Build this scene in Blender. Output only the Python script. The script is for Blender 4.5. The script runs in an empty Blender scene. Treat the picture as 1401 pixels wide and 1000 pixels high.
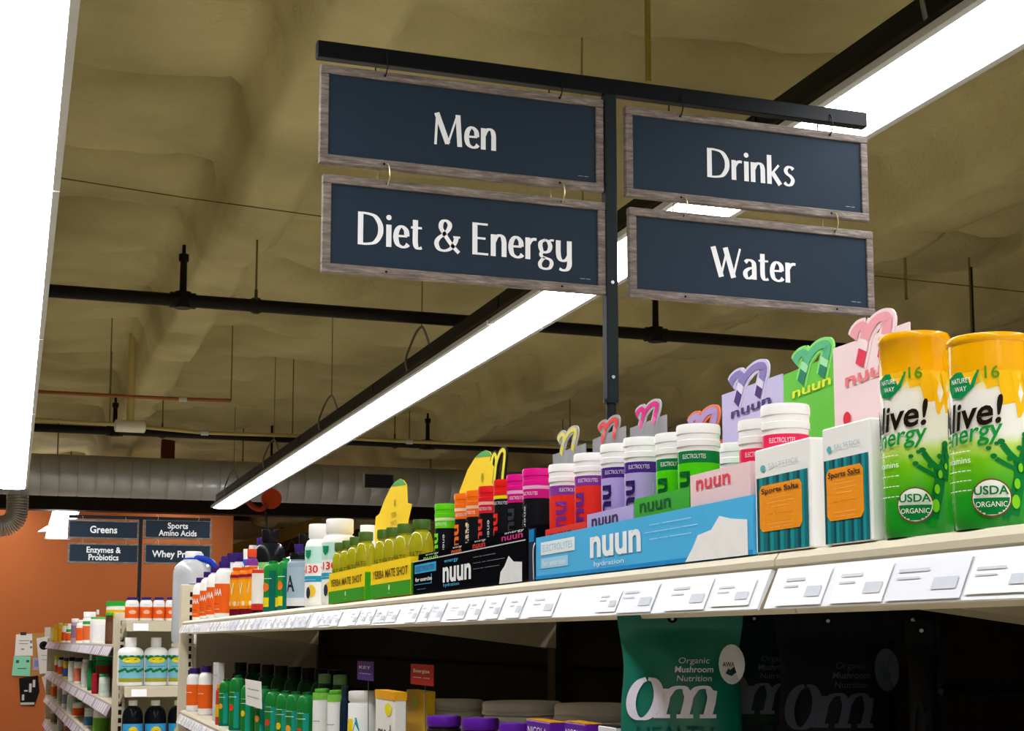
import bpy, math, random
import numpy as np
from mathutils import Vector, noise

random.seed(7)
scene = bpy.context.scene
COL = scene.collection

# ------------------------------------------------------------------ camera, world, exposure
HC = 1.55                      # eye height of the photographer
FPX, PX, PY_ = 2000.0, 700.5, 640.0     # focal length in pixels, principal point (1401 x 1000 frame)
PITCH = math.atan(235.0 / FPX)
YAW = math.atan(685.0 * math.cos(PITCH) / FPX)
cam_d = bpy.data.cameras.new('camera')
cam = bpy.data.objects.new('camera', cam_d)
COL.objects.link(cam)
cam_d.sensor_fit = 'HORIZONTAL'
cam_d.sensor_width = 36.0
cam_d.lens = 36.0 * FPX / 1401.0
cam_d.shift_y = (PY_ - 500.0) / 1401.0
cam_d.clip_start = 0.02
cam_d.clip_end = 200
cam.location = (0, 0, HC)
cam.rotation_euler = (math.pi / 2 + PITCH, 0, -YAW)
scene.camera = cam

world = bpy.data.worlds.new('store_ambient')
scene.world = world
world.use_nodes = True
world.node_tree.nodes['Background'].inputs[0].default_value = (1.0, 0.97, 0.92, 1)
world.node_tree.nodes['Background'].inputs[1].default_value = 0.35

scene.view_settings.view_transform = 'Standard'
scene.view_settings.look = 'None'
scene.view_settings.exposure = 0.15
scene.view_settings.gamma = 1.0
scene.view_settings.use_curve_mapping = False
LENS_POWER = 16.0              # radiance of the fluorescent lenses

# ------------------------------------------------------------------ pixel <-> world helpers
_fh = Vector((math.sin(YAW), math.cos(YAW), 0)); _rt = Vector((math.cos(YAW), -math.sin(YAW), 0)); _uz = Vector((0, 0, 1))
_fw = _fh * math.cos(PITCH) + _uz * math.sin(PITCH)
_up = _uz * math.cos(PITCH) - _fh * math.sin(PITCH)
def ray(u, v): return _fw + _rt * ((u - PX) / FPX) + _up * ((PY_ - v) / FPX)
def depth(p): return Vector(p).dot(_fw)
def on_y(u, v, y):             # point of a pixel's ray at distance y down the store (z above eye height)
    d = ray(u, v); k = y / d.y
    return d * k
def on_z(u, v, z):
    d = ray(u, v); return d * (z / d.z)
PHI = 0.0090                   # the near shelving stands a touch askew of the light rows
X0 = 0.57                      # its front edge
CP, SP = math.cos(PHI), math.sin(PHI)
def g2w(s, t, z): return Vector((X0 + t * CP + s * SP, -t * SP + s * CP, HC + z))
def gp(u, v, t):               # pixel -> (s, z) on the plane t behind the shelf's front edge
    d = ray(u, v)
    k = X0 * CP / (d.x * CP - d.y * SP) + t / (d.x * CP - d.y * SP)
    p = d * k
    return (p.x - X0) * SP + p.y * CP, p.z
def fit(uL, uR, tf):           # round thing spanning uL..uR whose front touches plane tf -> s, t, radius
    r = .02
    for _ in range(10):
        s, _z = gp((uL + uR) / 2, 870, tf + r)
        p = g2w(s, tf + r, 0); p.z = 0
        r = (uR - uL) / 2 * depth(p) / FPX * .97
    return s, tf + r, r
def ztop(u, v, t): return gp(u, v, t)[1]

# ------------------------------------------------------------------ materials
def lin(c):
    if isinstance(c, str):
        c = c.lstrip('#'); c = [int(c[i:i + 2], 16) / 255 for i in (0, 2, 4)]
    return tuple(x / 12.92 if x <= .04045 else ((x + .055) / 1.055) ** 2.4 for x in c) + (1,)
_M = {}
def M(c, rough=.45, metal=0.0, var=.06, trans=0.0, alpha=1.0, scale=60, bump=0.0, name=None, spec=.09):
    """procedural material: base colour with slight noise variation"""
    key = (c, rough, metal, var, trans, alpha, scale, bump, spec)
    if key in _M: return _M[key]
    m = bpy.data.materials.new(name or 'surface_' + c.lstrip('#'))
    m.use_nodes = True
    nt = m.node_tree; b = nt.nodes['Principled BSDF']
    col = lin(c)
    b.inputs['Roughness'].default_value = rough
    b.inputs['Metallic'].default_value = metal
    b.inputs['Specular IOR Level'].default_value = spec
    if trans: b.inputs['Transmission Weight'].default_value = trans
    if alpha < 1: b.inputs['Alpha'].default_value = alpha
    if var or bump:
        tc = nt.nodes.new('ShaderNodeTexCoord')
        n = nt.nodes.new('ShaderNodeTexNoise'); n.inputs['Scale'].default_value = scale; n.inputs['Detail'].default_value = 3
        nt.links.new(tc.outputs['Object'], n.inputs['Vector'])
    if var:
        mx = nt.nodes.new('ShaderNodeMix'); mx.data_type = 'RGBA'
        mx.inputs[6].default_value = tuple(x * (1 - var) for x in col[:3]) + (1,)
        mx.inputs[7].default_value = tuple(min(1, x * (1 + var)) for x in col[:3]) + (1,)
        nt.links.new(n.outputs['Fac'], mx.inputs[0]); nt.links.new(mx.outputs[2], b.inputs['Base Color'])
    else:
        b.inputs['Base Color'].default_value = col
    if bump:
        bp = nt.nodes.new('ShaderNodeBump'); bp.inputs['Strength'].default_value = bump; bp.inputs['Distance'].default_value = .01
        nt.links.new(n.outputs['Fac'], bp.inputs['Height']); nt.links.new(bp.outputs['Normal'], b.inputs['Normal'])
    _M[key] = m
    return m
def ramp_material(name, stops, axis='Z', nscale=6, namt=.12, rough=.3, coords='Generated'):
    """printed film whose colour runs along one axis of the object"""
    m = bpy.data.materials.new(name); m.use_nodes = True
    nt = m.node_tree; b = nt.nodes['Principled BSDF']; b.inputs['Roughness'].default_value = rough
    tc = nt.nodes.new('ShaderNodeTexCoord'); sx = nt.nodes.new('ShaderNodeSeparateXYZ')
    nt.links.new(tc.outputs[coords], sx.inputs[0])
    n = nt.nodes.new('ShaderNodeTexNoise'); n.inputs['Scale'].default_value = nscale
    nt.links.new(tc.outputs[coords], n.inputs['Vector'])
    ma = nt.nodes.new('ShaderNodeMath'); ma.operation = 'MULTIPLY_ADD'
    ma.inputs[1].default_value = namt * 2
    nt.links.new(n.outputs['Fac'], ma.inputs[0]); nt.links.new(sx.outputs[axis], ma.inputs[2])
    sb = nt.nodes.new('ShaderNodeMath'); sb.operation = 'SUBTRACT'; sb.inputs[1].default_value = namt
    nt.links.new(ma.outputs[0], sb.inputs[0])
    cr = nt.nodes.new('ShaderNodeValToRGB'); el = cr.color_ramp.elements
    while len(el) < len(stops): el.new(.5)
    for e, (p, c) in zip(el, stops): e.position = p; e.color = lin(c)
    nt.links.new(sb.outputs[0], cr.inputs[0]); nt.links.new(cr.outputs[0], b.inputs['Base Color'])
    return m
def emit(name, c, power):
    m = bpy.data.materials.new(name); m.use_nodes = True
    nt = m.node_tree; b = nt.nodes['Principled BSDF']
    b.inputs['Base Color'].default_value = lin('#f4f4f0')
    b.inputs['Emission Color'].default_value = lin(c); b.inputs['Emission Strength'].default_value = power
    return m

# ------------------------------------------------------------------ mesh builder
class MB:
    def __init__(s): s.v = []; s.f = []; s.m = []
    def add(s, vs, fs, m=0):
        o = len(s.v); s.v += [tuple(p) for p in vs]
        s.f += [tuple(o + i for i in f) for f in fs]
        s.m += (list(m) if isinstance(m, (list, tuple)) else [m] * len(fs)); return s
    def box(s, x0, x1, y0, y1, z0, z1, m=0):
        vs = [(x, y, z) for z in (z0, z1) for y in (y0, y1) for x in (x0, x1)]
        return s.add(vs, [(0, 2, 3, 1), (4, 5, 7, 6), (0, 1, 5, 4), (2, 6, 7, 3), (0, 4, 6, 2), (1, 3, 7, 5)], m)
    def bbox(s, x0, x1, y0, y1, z0, z1, b=.002, m=0):       # box with chamfered vertical and top edges
        def ring(i, z): 
            return [(x0 + i + b, y0 + i, z), (x1 - i - b, y0 + i, z), (x1 - i, y0 + i + b, z), (x1 - i, y1 - i - b, z),
                    (x1 - i - b, y1 - i, z), (x0 + i + b, y1 - i, z), (x0 + i, y1 - i - b, z), (x0 + i, y0 + i + b, z)]
        rings = [ring(b * .7, z0), ring(0, z0 + b), ring(0, z1 - b), ring(b * .7, z1)]
        vs = [p for r in rings for p in r]
        fs = [tuple(range(7, -1, -1)), tuple(range(24, 32))]
        for k in range(3):
            for i in range(8): fs.append((k * 8 + i, k * 8 + (i + 1) % 8, k * 8 + 8 + (i + 1) % 8, k * 8 + 8 + i))
        return s.add(vs, fs, m)
    def lathe(s, prof, n=24, cx=0, cy=0, cap0=True, cap1=True, m=0, a0=0):
        vs, fs, ms = [], [], []
        for p in prof:
            for i in range(n):
                a = a0 + 2 * math.pi * i / n
                vs.append((cx + p[0] * math.cos(a), cy + p[0] * math.sin(a), p[1]))
        for k in range(len(prof) - 1):
            mm = prof[k][2] if len(prof[k]) > 2 else m
            for i in range(n):
                j = (i + 1) % n
                fs.append((k * n + i, k * n + j, (k + 1) * n + j, (k + 1) * n + i)); ms.append(mm)
        if cap0: fs.append(tuple(range(n - 1, -1, -1))); ms.append(prof[0][2] if len(prof[0]) > 2 else m)
        if cap1: fs.append(tuple((len(prof) - 1) * n + i for i in range(n))); ms.append(prof[-2][2] if len(prof[-2]) > 2 else m)
        return s.add(vs, fs, ms)
    def tube(s, pts, r, n=8, m=0, closed=False):
        pts = [Vector(p) for p in pts]; vs, fs = [], []; N = len(pts)
        ref = None
        for i, p in enumerate(pts):
            if closed: t = pts[(i + 1) % N] - pts[i - 1]
            else: t = pts[min(i + 1, N - 1)] - pts[max(i - 1, 0)]
            t.normalize()
            if ref is None: ref = Vector((0, 0, 1)) if abs(t.z) < .9 else Vector((1, 0, 0))
            a = t.cross(ref).normalized(); b = a.cross(t).normalized(); ref = b
            rr = r[i] if isinstance(r, (list, tuple)) else r
            for k in range(n):
                an = 2 * math.pi * k / n
                vs.append(p + a * (math.cos(an) * rr) + b * (math.sin(an) * rr))
        L = N if closed else N - 1
        for i in range(L):
            i2 = (i + 1) % N
            for k in range(n):
                k2 = (k + 1) % n
                fs.append((i * n + k, i2 * n + k, i2 * n + k2, i * n + k2))
        if not closed:
            fs.append(tuple(range(n))); fs.append(tuple((N - 1) * n + k for k in range(n - 1, -1, -1)))
        return s.add(vs, fs, m)
    # flat print / thin card pieces laid through a mapping (a right, b up, d outwards) -> local xyz
    def shape(s, v2, f2, mp, d=.0006, m=0): return s.add([mp(a, b, d) for a, b in v2], f2, m)
    def patch(s, a0, a1, b0, b1, mp, d=.0004, m=0, n=1, sh=0.0):
        vs, fs = [], []
        for i in range(n + 1):
            a = a0 + (a1 - a0) * i / n
            vs += [mp(a, b0, d), mp(a + sh, b1, d)]
        for i in range(n): fs.append((2 * i, 2 * i + 2, 2 * i + 3, 2 * i + 1))
        return s.add(vs, fs, m)
    def disc(s, ca, cb, ra, rb, mp, d=.0005, m=0, n=16, a0=0, a1=2 * math.pi):
        full = abs(a1 - a0 - 2 * math.pi) < 1e-6; k = n if full else n + 1
        vs = [mp(ca + ra * math.cos(a0 + (a1 - a0) * i / n), cb + rb * math.sin(a0 + (a1 - a0) * i / n), d) for i in range(k)]
        if full: vs.append(mp(ca, cb, d)); fs = [(k, i, (i + 1) % n) for i in range(n)]
        else: vs.append(mp(ca, cb + rb * math.sin((a0 + a1) / 2) * .4, d)); fs = [(k, i, (i + 1) % k) for i in range(k)]
        return s.add(vs, fs, m)
    def fan(s, outline, mp, d=.001, m=0):      # convex print on a curved surface
        ca, cb = sum(p[0] for p in outline) / len(outline), sum(p[1] for p in outline) / len(outline); n = len(outline)
        return s.add([mp(a, b, d) for a, b in outline] + [mp(ca, cb, d)], [(n, i, (i + 1) % n) for i in range(n)], m)
    def card(s, outline, mp, th=.0015, d=0.0, m=0, mb=None):   # extruded polygon (concave polygons allowed)
        n = len(outline)
        vs = [mp(a, b, d) for a, b in outline] + [mp(a, b, d - th) for a, b in outline]
        fs = [tuple(range(n)), tuple(range(2 * n - 1, n - 1, -1))] + [(i, n + i, n + (i + 1) % n, (i + 1) % n) for i in range(n)]
        mb = m if mb is None else mb
        return s.add(vs, fs, [m, mb] + [mb] * n)
    def ribbon(s, pts, hw, mp, d=.0008, m=0, th=0.0, mfun=None):
        """pen stroke: hw = (a, b) broad-nib half sizes, or a number for a round nib"""
        N = len(pts); L, R = [], []
        for i, (x, y) in enumerate(pts):
            x0, y0 = pts[max(i - 1, 0)]; x1, y1 = pts[min(i + 1, N - 1)]
            tx, ty = x1 - x0, y1 - y0; l = math.hypot(tx, ty) or 1; nx, ny = -ty / l, tx / l
            h = hw if not isinstance(hw, tuple) else math.hypot(hw[0] * nx, hw[1] * ny)
            L.append((x + nx * h, y + ny * h)); R.append((x - nx * h, y - ny * h))
        vs = [mp(a, b, d) for a, b in L] + [mp(a, b, d) for a, b in R]
        fs = [(i, N + i, N + i + 1, i + 1) for i in range(N - 1)]
        ms = [mfun(pts[i][1]) if mfun else m for i in range(N - 1)]
        if th:
            o = 2 * N
            vs += [mp(a, b, d - th) for a, b in L] + [mp(a, b, d - th) for a, b in R]
            fs += [(o + i + 1, o + N + i + 1, o + N + i, o + i) for i in range(N - 1)]; ms += ms[:N - 1]
            for i in range(N - 1):
                fs += [(i, i + 1, o + i + 1, o + i), (N + i + 1, N + i, o + N + i, o + N + i + 1)]; ms += [m, m]
            fs += [(N, 0, o, o + N), (N - 1, 2 * N - 1, o + 2 * N - 1, o + N - 1)]; ms += [m, m]
        return s.add(vs, fs, ms)
    def text(s, body, mp, h=.01, width=None, d=.0008, m=0, bold=.0, shear=0.0, rot=0.0, align='C', ca=0, cb=0):
        v2, f2 = text2d(body, bold)
        xs = [p[0] for p in v2]; x0, x1 = min(xs), max(xs)
        k = h / .70
        kx = k if width is None else width / (x1 - x0)
        ox = {'C': (x0 + x1) / 2, 'L': x0, 'R': x1}[align]
        out = []
        c, sn = math.cos(rot), math.sin(rot)
        for a, b in v2:
            a = (a - ox) * kx + b * k * shear; b = (b - .34) * k
            out.append((ca + a * c - b * sn, cb + a * sn + b * c))
        return s.shape(out, f2, mp, d, m)
    def build(s, name, mats, parent=None, smooth=False, angle=40):
        me = bpy.data.meshes.new(name); me.from_pydata(s.v, [], s.f)
        if not isinstance(mats, (list, tuple)): mats = [mats]
        for mt in mats: me.materials.append(mt)
        if len(mats) > 1: me.polygons.foreach_set('material_index', s.m)
        if smooth:
            me.polygons.foreach_set('use_smooth', [True] * len(me.polygons))
            me.set_sharp_from_angle(angle=math.radians(angle))
        me.update()
        o = bpy.data.objects.new(name, me); COL.objects.link(o)
        if parent: o.parent = parent
        return o
def mX(x0=0, y0=0, z0=0): return lambda a, b, d: (x0 - d, y0 - a, z0 + b)          # faces the aisle
def mY(x0=0, y0=0, z0=0): return lambda a, b, d: (x0 + a, y0 - d, z0 + b)          # faces down-aisle towards the camera
def mC(r, be=0.0, z0=0):                                                            # round a cylinder; be = 0 faces the aisle
    def f(a, b, d):
        t = be + a / r; q = r + d
        return (-q * math.cos(t), -q * math.sin(t), z0 + b)
    return f
_T = {}
def text2d(body, bold=0.0):
    k = (body, bold)
    if k not in _T:
        cu = bpy.data.curves.new('lettering', 'FONT'); cu.body = body; cu.offset = bold; cu.resolution_u = 3
        ob = bpy.data.objects.new('lettering', cu); COL.objects.link(ob)
        dg = bpy.context.evaluated_depsgraph_get(); me = bpy.data.meshes.new_from_object(ob.evaluated_get(dg))
        _T[k] = ([(v.co.x, v.co.y) for v in me.vertices], [tuple(p.vertices) for p in me.polygons])
        bpy.data.objects.remove(ob); bpy.data.curves.remove(cu); bpy.data.meshes.remove(me)
    return _T[k]
for _s in ['nuun', 'n', 'Alive!', 'energy', 'USDA', 'ORGANIC', '16', 'Sports Salts', 'I-130', 'YERBA MATE SHOT']: text2d(_s)
def spl(pts, n=6):             # Catmull-Rom through points
    out = []; P = [pts[0]] + list(pts) + [pts[-1]]
    for i in range(1, len(P) - 2):
        p0, p1, p2, p3 = P[i - 1], P[i], P[i + 1], P[i + 2]
        for k in range(n):
            t = k / n
            out.append(tuple(.5 * (2 * p1[j] + (p2[j] - p0[j]) * t + (2 * p0[j] - 5 * p1[j] + 4 * p2[j] - p3[j]) * t * t + (3 * p1[j] - p0[j] - 3 * p2[j] + p3[j]) * t ** 3) for j in range(len(p1))))
    out.append(tuple(pts[-1])); return out

# ------------------------------------------------------------------ scene bookkeeping
def tag(o, label=None, cat=None, group=None, kind=None):
    if label: o['label'] = label
    if cat: o['category'] = cat
    if group: o['group'] = group
    if kind: o['kind'] = kind
    return o
def thing(name, label, cat, loc=(0, 0, 0), rz=0.0, group=None):
    o = bpy.data.objects.new(name, None); COL.objects.link(o)
    o.location = loc; o.rotation_euler = (0, 0, rz); o.empty_display_size = .05
    return tag(o, label, cat, group)
def gthing(name, label, cat, s, t, z, group=None, turn=0.0):
    return thing(name, label, cat, g2w(s, t, z), -PHI + turn, group)
def dup(root, loc, label, group=None, rz=None):
    r = root.copy(); COL.objects.link(r); r.location = loc; r['label'] = label
    if rz is not None: r.rotation_euler = (0, 0, rz)
    if group: r['group'] = group
    for ch in list(root.children):
        c = ch.copy(); COL.objects.link(c); c.parent = r
        for g in list(ch.children):
            d = g.copy(); COL.objects.link(d); d.parent = c
    return r

# ================================================================== the setting
ZC = 2.55                      # ceiling above eye height
def foam_material():
    m = bpy.data.materials.new('sprayed_foam'); m.use_nodes = True
    nt = m.node_tree; b = nt.nodes['Principled BSDF']; b.inputs['Roughness'].default_value = .85
    tc = nt.nodes.new('ShaderNodeTexCoord')
    n1 = nt.nodes.new('ShaderNodeTexNoise'); n1.inputs['Scale'].default_value = .9; n1.inputs['Detail'].default_value = 5
    n2 = nt.nodes.new('ShaderNodeTexNoise'); n2.inputs['Scale'].default_value = 38; n2.inputs['Detail'].default_value = 4
    for n in (n1, n2): nt.links.new(tc.outputs['Object'], n.inputs['Vector'])
    cr = nt.nodes.new('ShaderNodeValToRGB')
    cr.color_ramp.elements[0].position = .3; cr.color_ramp.elements[0].color = lin('#93885a')
    cr.color_ramp.elements[1].position = .7; cr.color_ramp.elements[1].color = lin('#c3b785')
    nt.links.new(n1.outputs['Fac'], cr.inputs[0]); nt.links.new(cr.outputs[0], b.inputs['Base Color'])
    bp = nt.nodes.new('ShaderNodeBump'); bp.inputs['Strength'].default_value = .35; bp.inputs['Distance'].default_value = .02
    nt.links.new(n2.outputs['Fac'], bp.inputs['Height']); nt.links.new(bp.outputs['Normal'], b.inputs['Normal'])
    return m
FOAM = foam_material()
BEAMS = [(-2.2, .2), (1.07, .15), (4.38, .2), (6.1, .12), (8.4, .2)]
def sstep(x): x = min(1, max(0, x)); return x * x * (3 - 2 * x)
def ceil_z(x, y):
    z = ZC
    wob = noise.noise(Vector((x * .35, y * .5, 3.1))) * .06
    near = 0.0
    for c, hw in BEAMS:
        e = abs(x - c + wob) - hw
        f = 1 - sstep((e + .02) / .12)
        near = max(near, f)
    z -= .42 * near
    # pillows of foam between the transverse joists, with creases
    yy = y + noise.noise(Vector((x * .55, y * .3, 9.0))) * .35
    ph = (yy / 1.05) % 1.0
    pil = (1 - (2 * ph - 1) ** 6)
    z -= .14 * pil * (1 - .7 * near)
    xx = x + noise.noise(Vector((x * .3, y * .8, 5.0))) * .4
    ph2 = (xx / .8) % 1.0
    z -= .03 * (1 - (2 * ph2 - 1) ** 4) * (1 - near)
    z -= .07 * noise.noise(Vector((x * 1.3, y * 1.1, .5))) + .022 * noise.noise(Vector((x * 4, y * 4, 2.5))) + .009 * noise.noise(Vector((x * 13, y * 13, 7.5)))
    return z
def build_ceiling():
    xs = np.concatenate([np.arange(-5, -1.0, .25), np.arange(-1.0, 7.6, .055), np.arange(7.6, 13.1, .25)])
    ys = np.concatenate([np.arange(-4, 1.5, .25), np.arange(1.5, 9, .05), np.arange(9, 24.2, .09), np.arange(24.2, 33, .3)])
    nx, ny = len(xs), len(ys)
    vs = [(float(x), float(y), HC + ceil_z(float(x), float(y))) for y in ys for x in xs]
    fs = [(j * nx + i, (j + 1) * nx + i, (j + 1) * nx + i + 1, j * nx + i + 1) for j in range(ny - 1) for i in range(nx - 1)]
    mb = MB(); mb.add(vs, fs)
    o = mb.build('ceiling', FOAM, smooth=True, angle=80)
    tag(o, 'olive tan sprayed foam ceiling with foam covered beams', kind='structure')
build_ceiling()

YW = 22.0                      # the painted end wall
WALLM = M('#bc6a3a', rough=.55, var=.10, scale=.8, name='terracotta_paint', bump=.02)
mb = MB(); mb.box(-6, 3.08, YW, YW + .15, 0, HC + ZC + .2)
tag(mb.build('wall_back', WALLM), 'terracotta painted end wall', kind='structure')
mb = MB(); mb.box(3.0, 3.1, YW + .16, YW + 9, 0, HC + ZC + .2)
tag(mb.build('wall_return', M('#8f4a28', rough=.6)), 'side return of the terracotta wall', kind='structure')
mb = MB(); mb.box(3.12, 14, YW + 8.8, YW + 9, 0, HC + ZC + .2)
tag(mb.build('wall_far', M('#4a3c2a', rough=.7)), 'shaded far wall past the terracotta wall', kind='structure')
mb = MB(); mb.box(12.9, 13.1, -4, YW + 8.7, 0, HC + ZC + .2)
tag(mb.build('wall_right', M('#8a7a5c', rough=.7)), 'plain side wall', kind='structure')
mb = MB(); mb.box(-5.2, -5.0, -4, YW - .05, 0, HC + ZC + .2)
tag(mb.build('wall_left', M('#b7a27c', rough=.7)), 'plain side wall by the next aisle', kind='structure')
mb = MB(); mb.box(-6, 14, -6, 32, -.1, 0)
tag(mb.build('floor', M('#d6cdbb', rough=.4, var=.08, scale=3, name='store_floor')), 'pale store floor', kind='structure')

# ------------------------------------------------------------------ fluorescent rows
LENS = emit('lit_lens', '#fdfdff', LENS_POWER)
BLK = M('#17181b', rough=.45); GRY = M('#b9bab8', rough=.4); WHT = M('#f1f1ee', rough=.4)
def fixture(x, y0, y1, z, label, group, w=.23, hang=True):
    t = thing('fluorescent_light', label, 'ceiling light', (x, y0, HC + z), 0, group)
    L = y1 - y0 - .012
    mb = MB(); h = w / 2
    # trough: black channel on top, sloping sides
    pr = [(-h - .012, .012), (-h - .012, .03), (-.085, .075), (-.085, .135), (.085, .135), (.085, .075), (h + .012, .03), (h + .012, .012)]
    n = len(pr)
    mb.add([(a, 0, b) for a, b in pr] + [(a, L, b) for a, b in pr], [tuple(range(n - 1, -1, -1)), tuple(range(n, 2 * n))] + [(i, (i + 1) % n, n + (i + 1) % n, n + i) for i in range(n)])
    mb.build('housing', BLK, t)
    for sg in (-1, 1):
        mb = MB(); x0, x1 = sorted((sg * h, sg * (h + .022))); mb.box(x0, x1, 0, L, -.006, .014); mb.build('side_lip', GRY, t)
    mb = MB()
    pr = [(-h, .011), (-h * .96, -.006), (-h * .6, -.014), (h * .6, -.014), (h * .96, -.006), (h, .011)]
    n = len(pr)
    mb.add([(a, .004, b) for a, b in pr] + [(a, L - .004, b) for a, b in pr], [tuple(range(n - 1, -1, -1)), tuple(range(n, 2 * n))] + [(i, (i + 1) % n, n + (i + 1) % n, n + i) for i in range(n)])
    mb.build('lens', LENS, t)
    if hang:
        for yy in (L * .64,):
            top = ceil_z(x, y0 + yy) - z + .02
            mb = MB(); mb.tube([(-.02, yy, .3), (-.02, yy, top)], .004, 6); mb.build('hanger_rod', M('#8d8055', rough=.5), t)
            mb = MB()
            mb.tube(spl([(-.1, yy, .05), (-.11, yy, .12), (-.085, yy, .2), (-.05, yy, .28), (-.02, yy, .31), (.0, yy, .28), (.03, yy, .2), (.07, yy, .14)]), .007, 6)
            mb.build('hanger_hook', M('#8b8b88', rough=.35, metal=.8), t)
    return t
for i in range(6):
    y0 = 1.3 + i * 2.44
    fixture(2.12, y0, y0 + 2.44, 1.42, ['bright suspended light at the top right corner, nearest in its row', 'suspended light behind the Drinks and Water signs, second in its row',
        'suspended light just below the lower left sign, third in its row', 'suspended light left of the sign post, fourth in its row',
        'suspended light in front of the dark sprinkler pipe, fifth in its row', 'farthest suspended light of the row, ending by the round duct'][i], 'fluorescent row over the next aisle')
for i in range(5):
    y0 = 2.3 + i * 2.44
    fixture(-.05, y0, y0 + 2.44, 1.42, ['bright white light running down the left edge, nearest in its row', 'bright light at the left edge, second from the top', 'bright light at the left edge, third from the top',
            'bright light at the left edge, fourth from the top', 'bright light at the left edge, lowest of its row'][i], 'fluorescent row over the near aisle', w=.24)
for i, (x, y0) in enumerate(((-3.0, 19.2), (-1.3, 19.2), (-.05, 19.2), (2.2, 19.2))):   # added fixtures to brighten the end wall, unseen behind the duct
    fixture(x, y0, y0 + 2.44, 2.05, 'added fluorescent light brightening the terracotta wall, hidden by the duct', 'added lights for the end wall')
for i, (x, y0) in enumerate(((4.7, 24.4), (6.9, 24.4))):  # extra fixtures added to lift the dark space, hidden by shelf products
    fixture(x, y0, y0 + 2.44, 1.45, 'added fluorescent light brightening the space past the terracotta wall corner', 'added lights past the wall corner')
for i in range(3):  # near row carried on out of view, added to light the sign fronts
    y0 = -5.04 + i * 2.44
    fixture(-.05, y0, y0 + 2.44, 1.42, 'added unseen fluorescent light behind the viewer in the near aisle', 'added lights behind the viewer')
for i in range(2):  # unseen fixtures added behind the camera for brighter sign faces
    y0 = -3.6 + i * 2.44
    fixture(2.12, y0, y0 + 2.44, 1.42, 'added unseen fluorescent light over the next aisle, behind the viewer', 'added lights of the next aisle behind the viewer')

# ------------------------------------------------------------------ sprinkler pipes across the ceiling
PIPE = M('#1b1716', rough=.5, var=.15); RODM = M('#6f6540', rough=.6); REDM = M('#8d2f1e', rough=.5)
def pipe_run(name, label, y, u0v0, x0, x1, r, heads, rods, z=None):
    zp = on_y(u0v0[0], u0v0[1], y).z if z is None else z
    t = thing(name, label, 'sprinkler pipe', (0, y, HC + zp))
    mb = MB(); mb.tube([(x0, 0, 0), (x1, 0, 0)], r, 12); mb.build('pipe', PIPE, t, True)
    for hx in heads:
        mb = MB(); mb.lathe([(r * 1.25, -r * 1.2), (r * 1.35, 0), (r * 1.25, r * 1.25), (r * .55, r * 1.3), (r * .5, .20), (r * .75, .205), (r * .75, .24), (r * .3, .245), (r * .25, .29)], 12, hx, 0)
        mb.tube([(hx - r * 1.9, 0, 0), (hx + r * 1.9, 0, 0)], r * 1.22, 12); mb.build('sprinkler_head', PIPE, t, True)
    for rx in rods:
        top = ceil_z(rx, y) - zp + .03
        mb = MB(); mb.tube([(rx, 0, r), (rx, 0, top)], .006, 6); mb.build('hanger_rod', RODM, t)
        mb = MB(); mb.tube([(rx + (r + .006) * math.sin(a), 0, (r + .006) * math.cos(a)) for a in np.linspace(0, 2 * math.pi, 14)[:-1]], .006, 6, closed=True)
        mb.tube([(rx, 0, r + .006), (rx, 0, r + .05)], .009, 6); mb.build('hanger_ring', M('#4b4638', rough=.5), t, True)
    return t
ya = on_z(250, 411, 1.72).y
xa = lambda u, v: on_y(u, v, ya).x
pipe_run('sprinkler_pipe', 'thick black sprinkler pipe crossing below the lower signs', ya, (250, 411), -3, 12, .034, [xa(250, 411), xa(897, 455)], [xa(350, 420), xa(1330, 470)])
yb = on_z(210, 592, 1.76).y
xb = lambda u, v: on_y(u, v, yb).x
pipe_run('sprinkler_pipe', 'farther black sprinkler pipe just above the round duct', yb, (210, 592), -3, 12, .036, [xb(157, 589), xb(585, 608)], [xb(222, 593), xb(540, 606)])
# thin conduits near the far pipe
def conduit(label, pts, r, mat, y, cat='conduit', name='conduit'):
    t = thing(name, label, cat, (0, y, HC))
    mb = MB(); P = [on_y(u, v, y) for u, v in pts]
    mb.tube([(p.x, 0, p.z) for p in P], r, 8); mb.build('run', mat, t, True)
    for p in P[::2]:
        MB().tube([(p.x, 0, p.z), (p.x, 0, ceil_z(p.x, y) + .03)], .005, 6).build('hanger_wire', RODM, t)
    for p in P[1:-1:2]:
        mb = MB(); mb.tube([(p.x - .03, 0, p.z), (p.x + .03, 0, p.z)], r * 1.5, 8); mb.build('coupling', GRY, t, True)
CND = M('#b3a36a', rough=.5)
conduit('pale thin conduit running just above the farther black pipe', [(-60, 566), (32, 573), (150, 580), (280, 592), (400, 596), (560, 604), (780, 612)], .016, CND, yb - .3)
conduit('thin red and tan line crossing the far ceiling', [(-40, 531), (36, 535), (150, 541), (250, 546), (316, 548)], .014, M('#93583a', rough=.5), yb - 1.3)
conduit('pale pipe high on the right, behind the yellow n card', [(560, 605), (640, 607), (770, 604), (860, 608)], .02, M('#8d8a7c', rough=.5), yb + 2.0)

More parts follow.
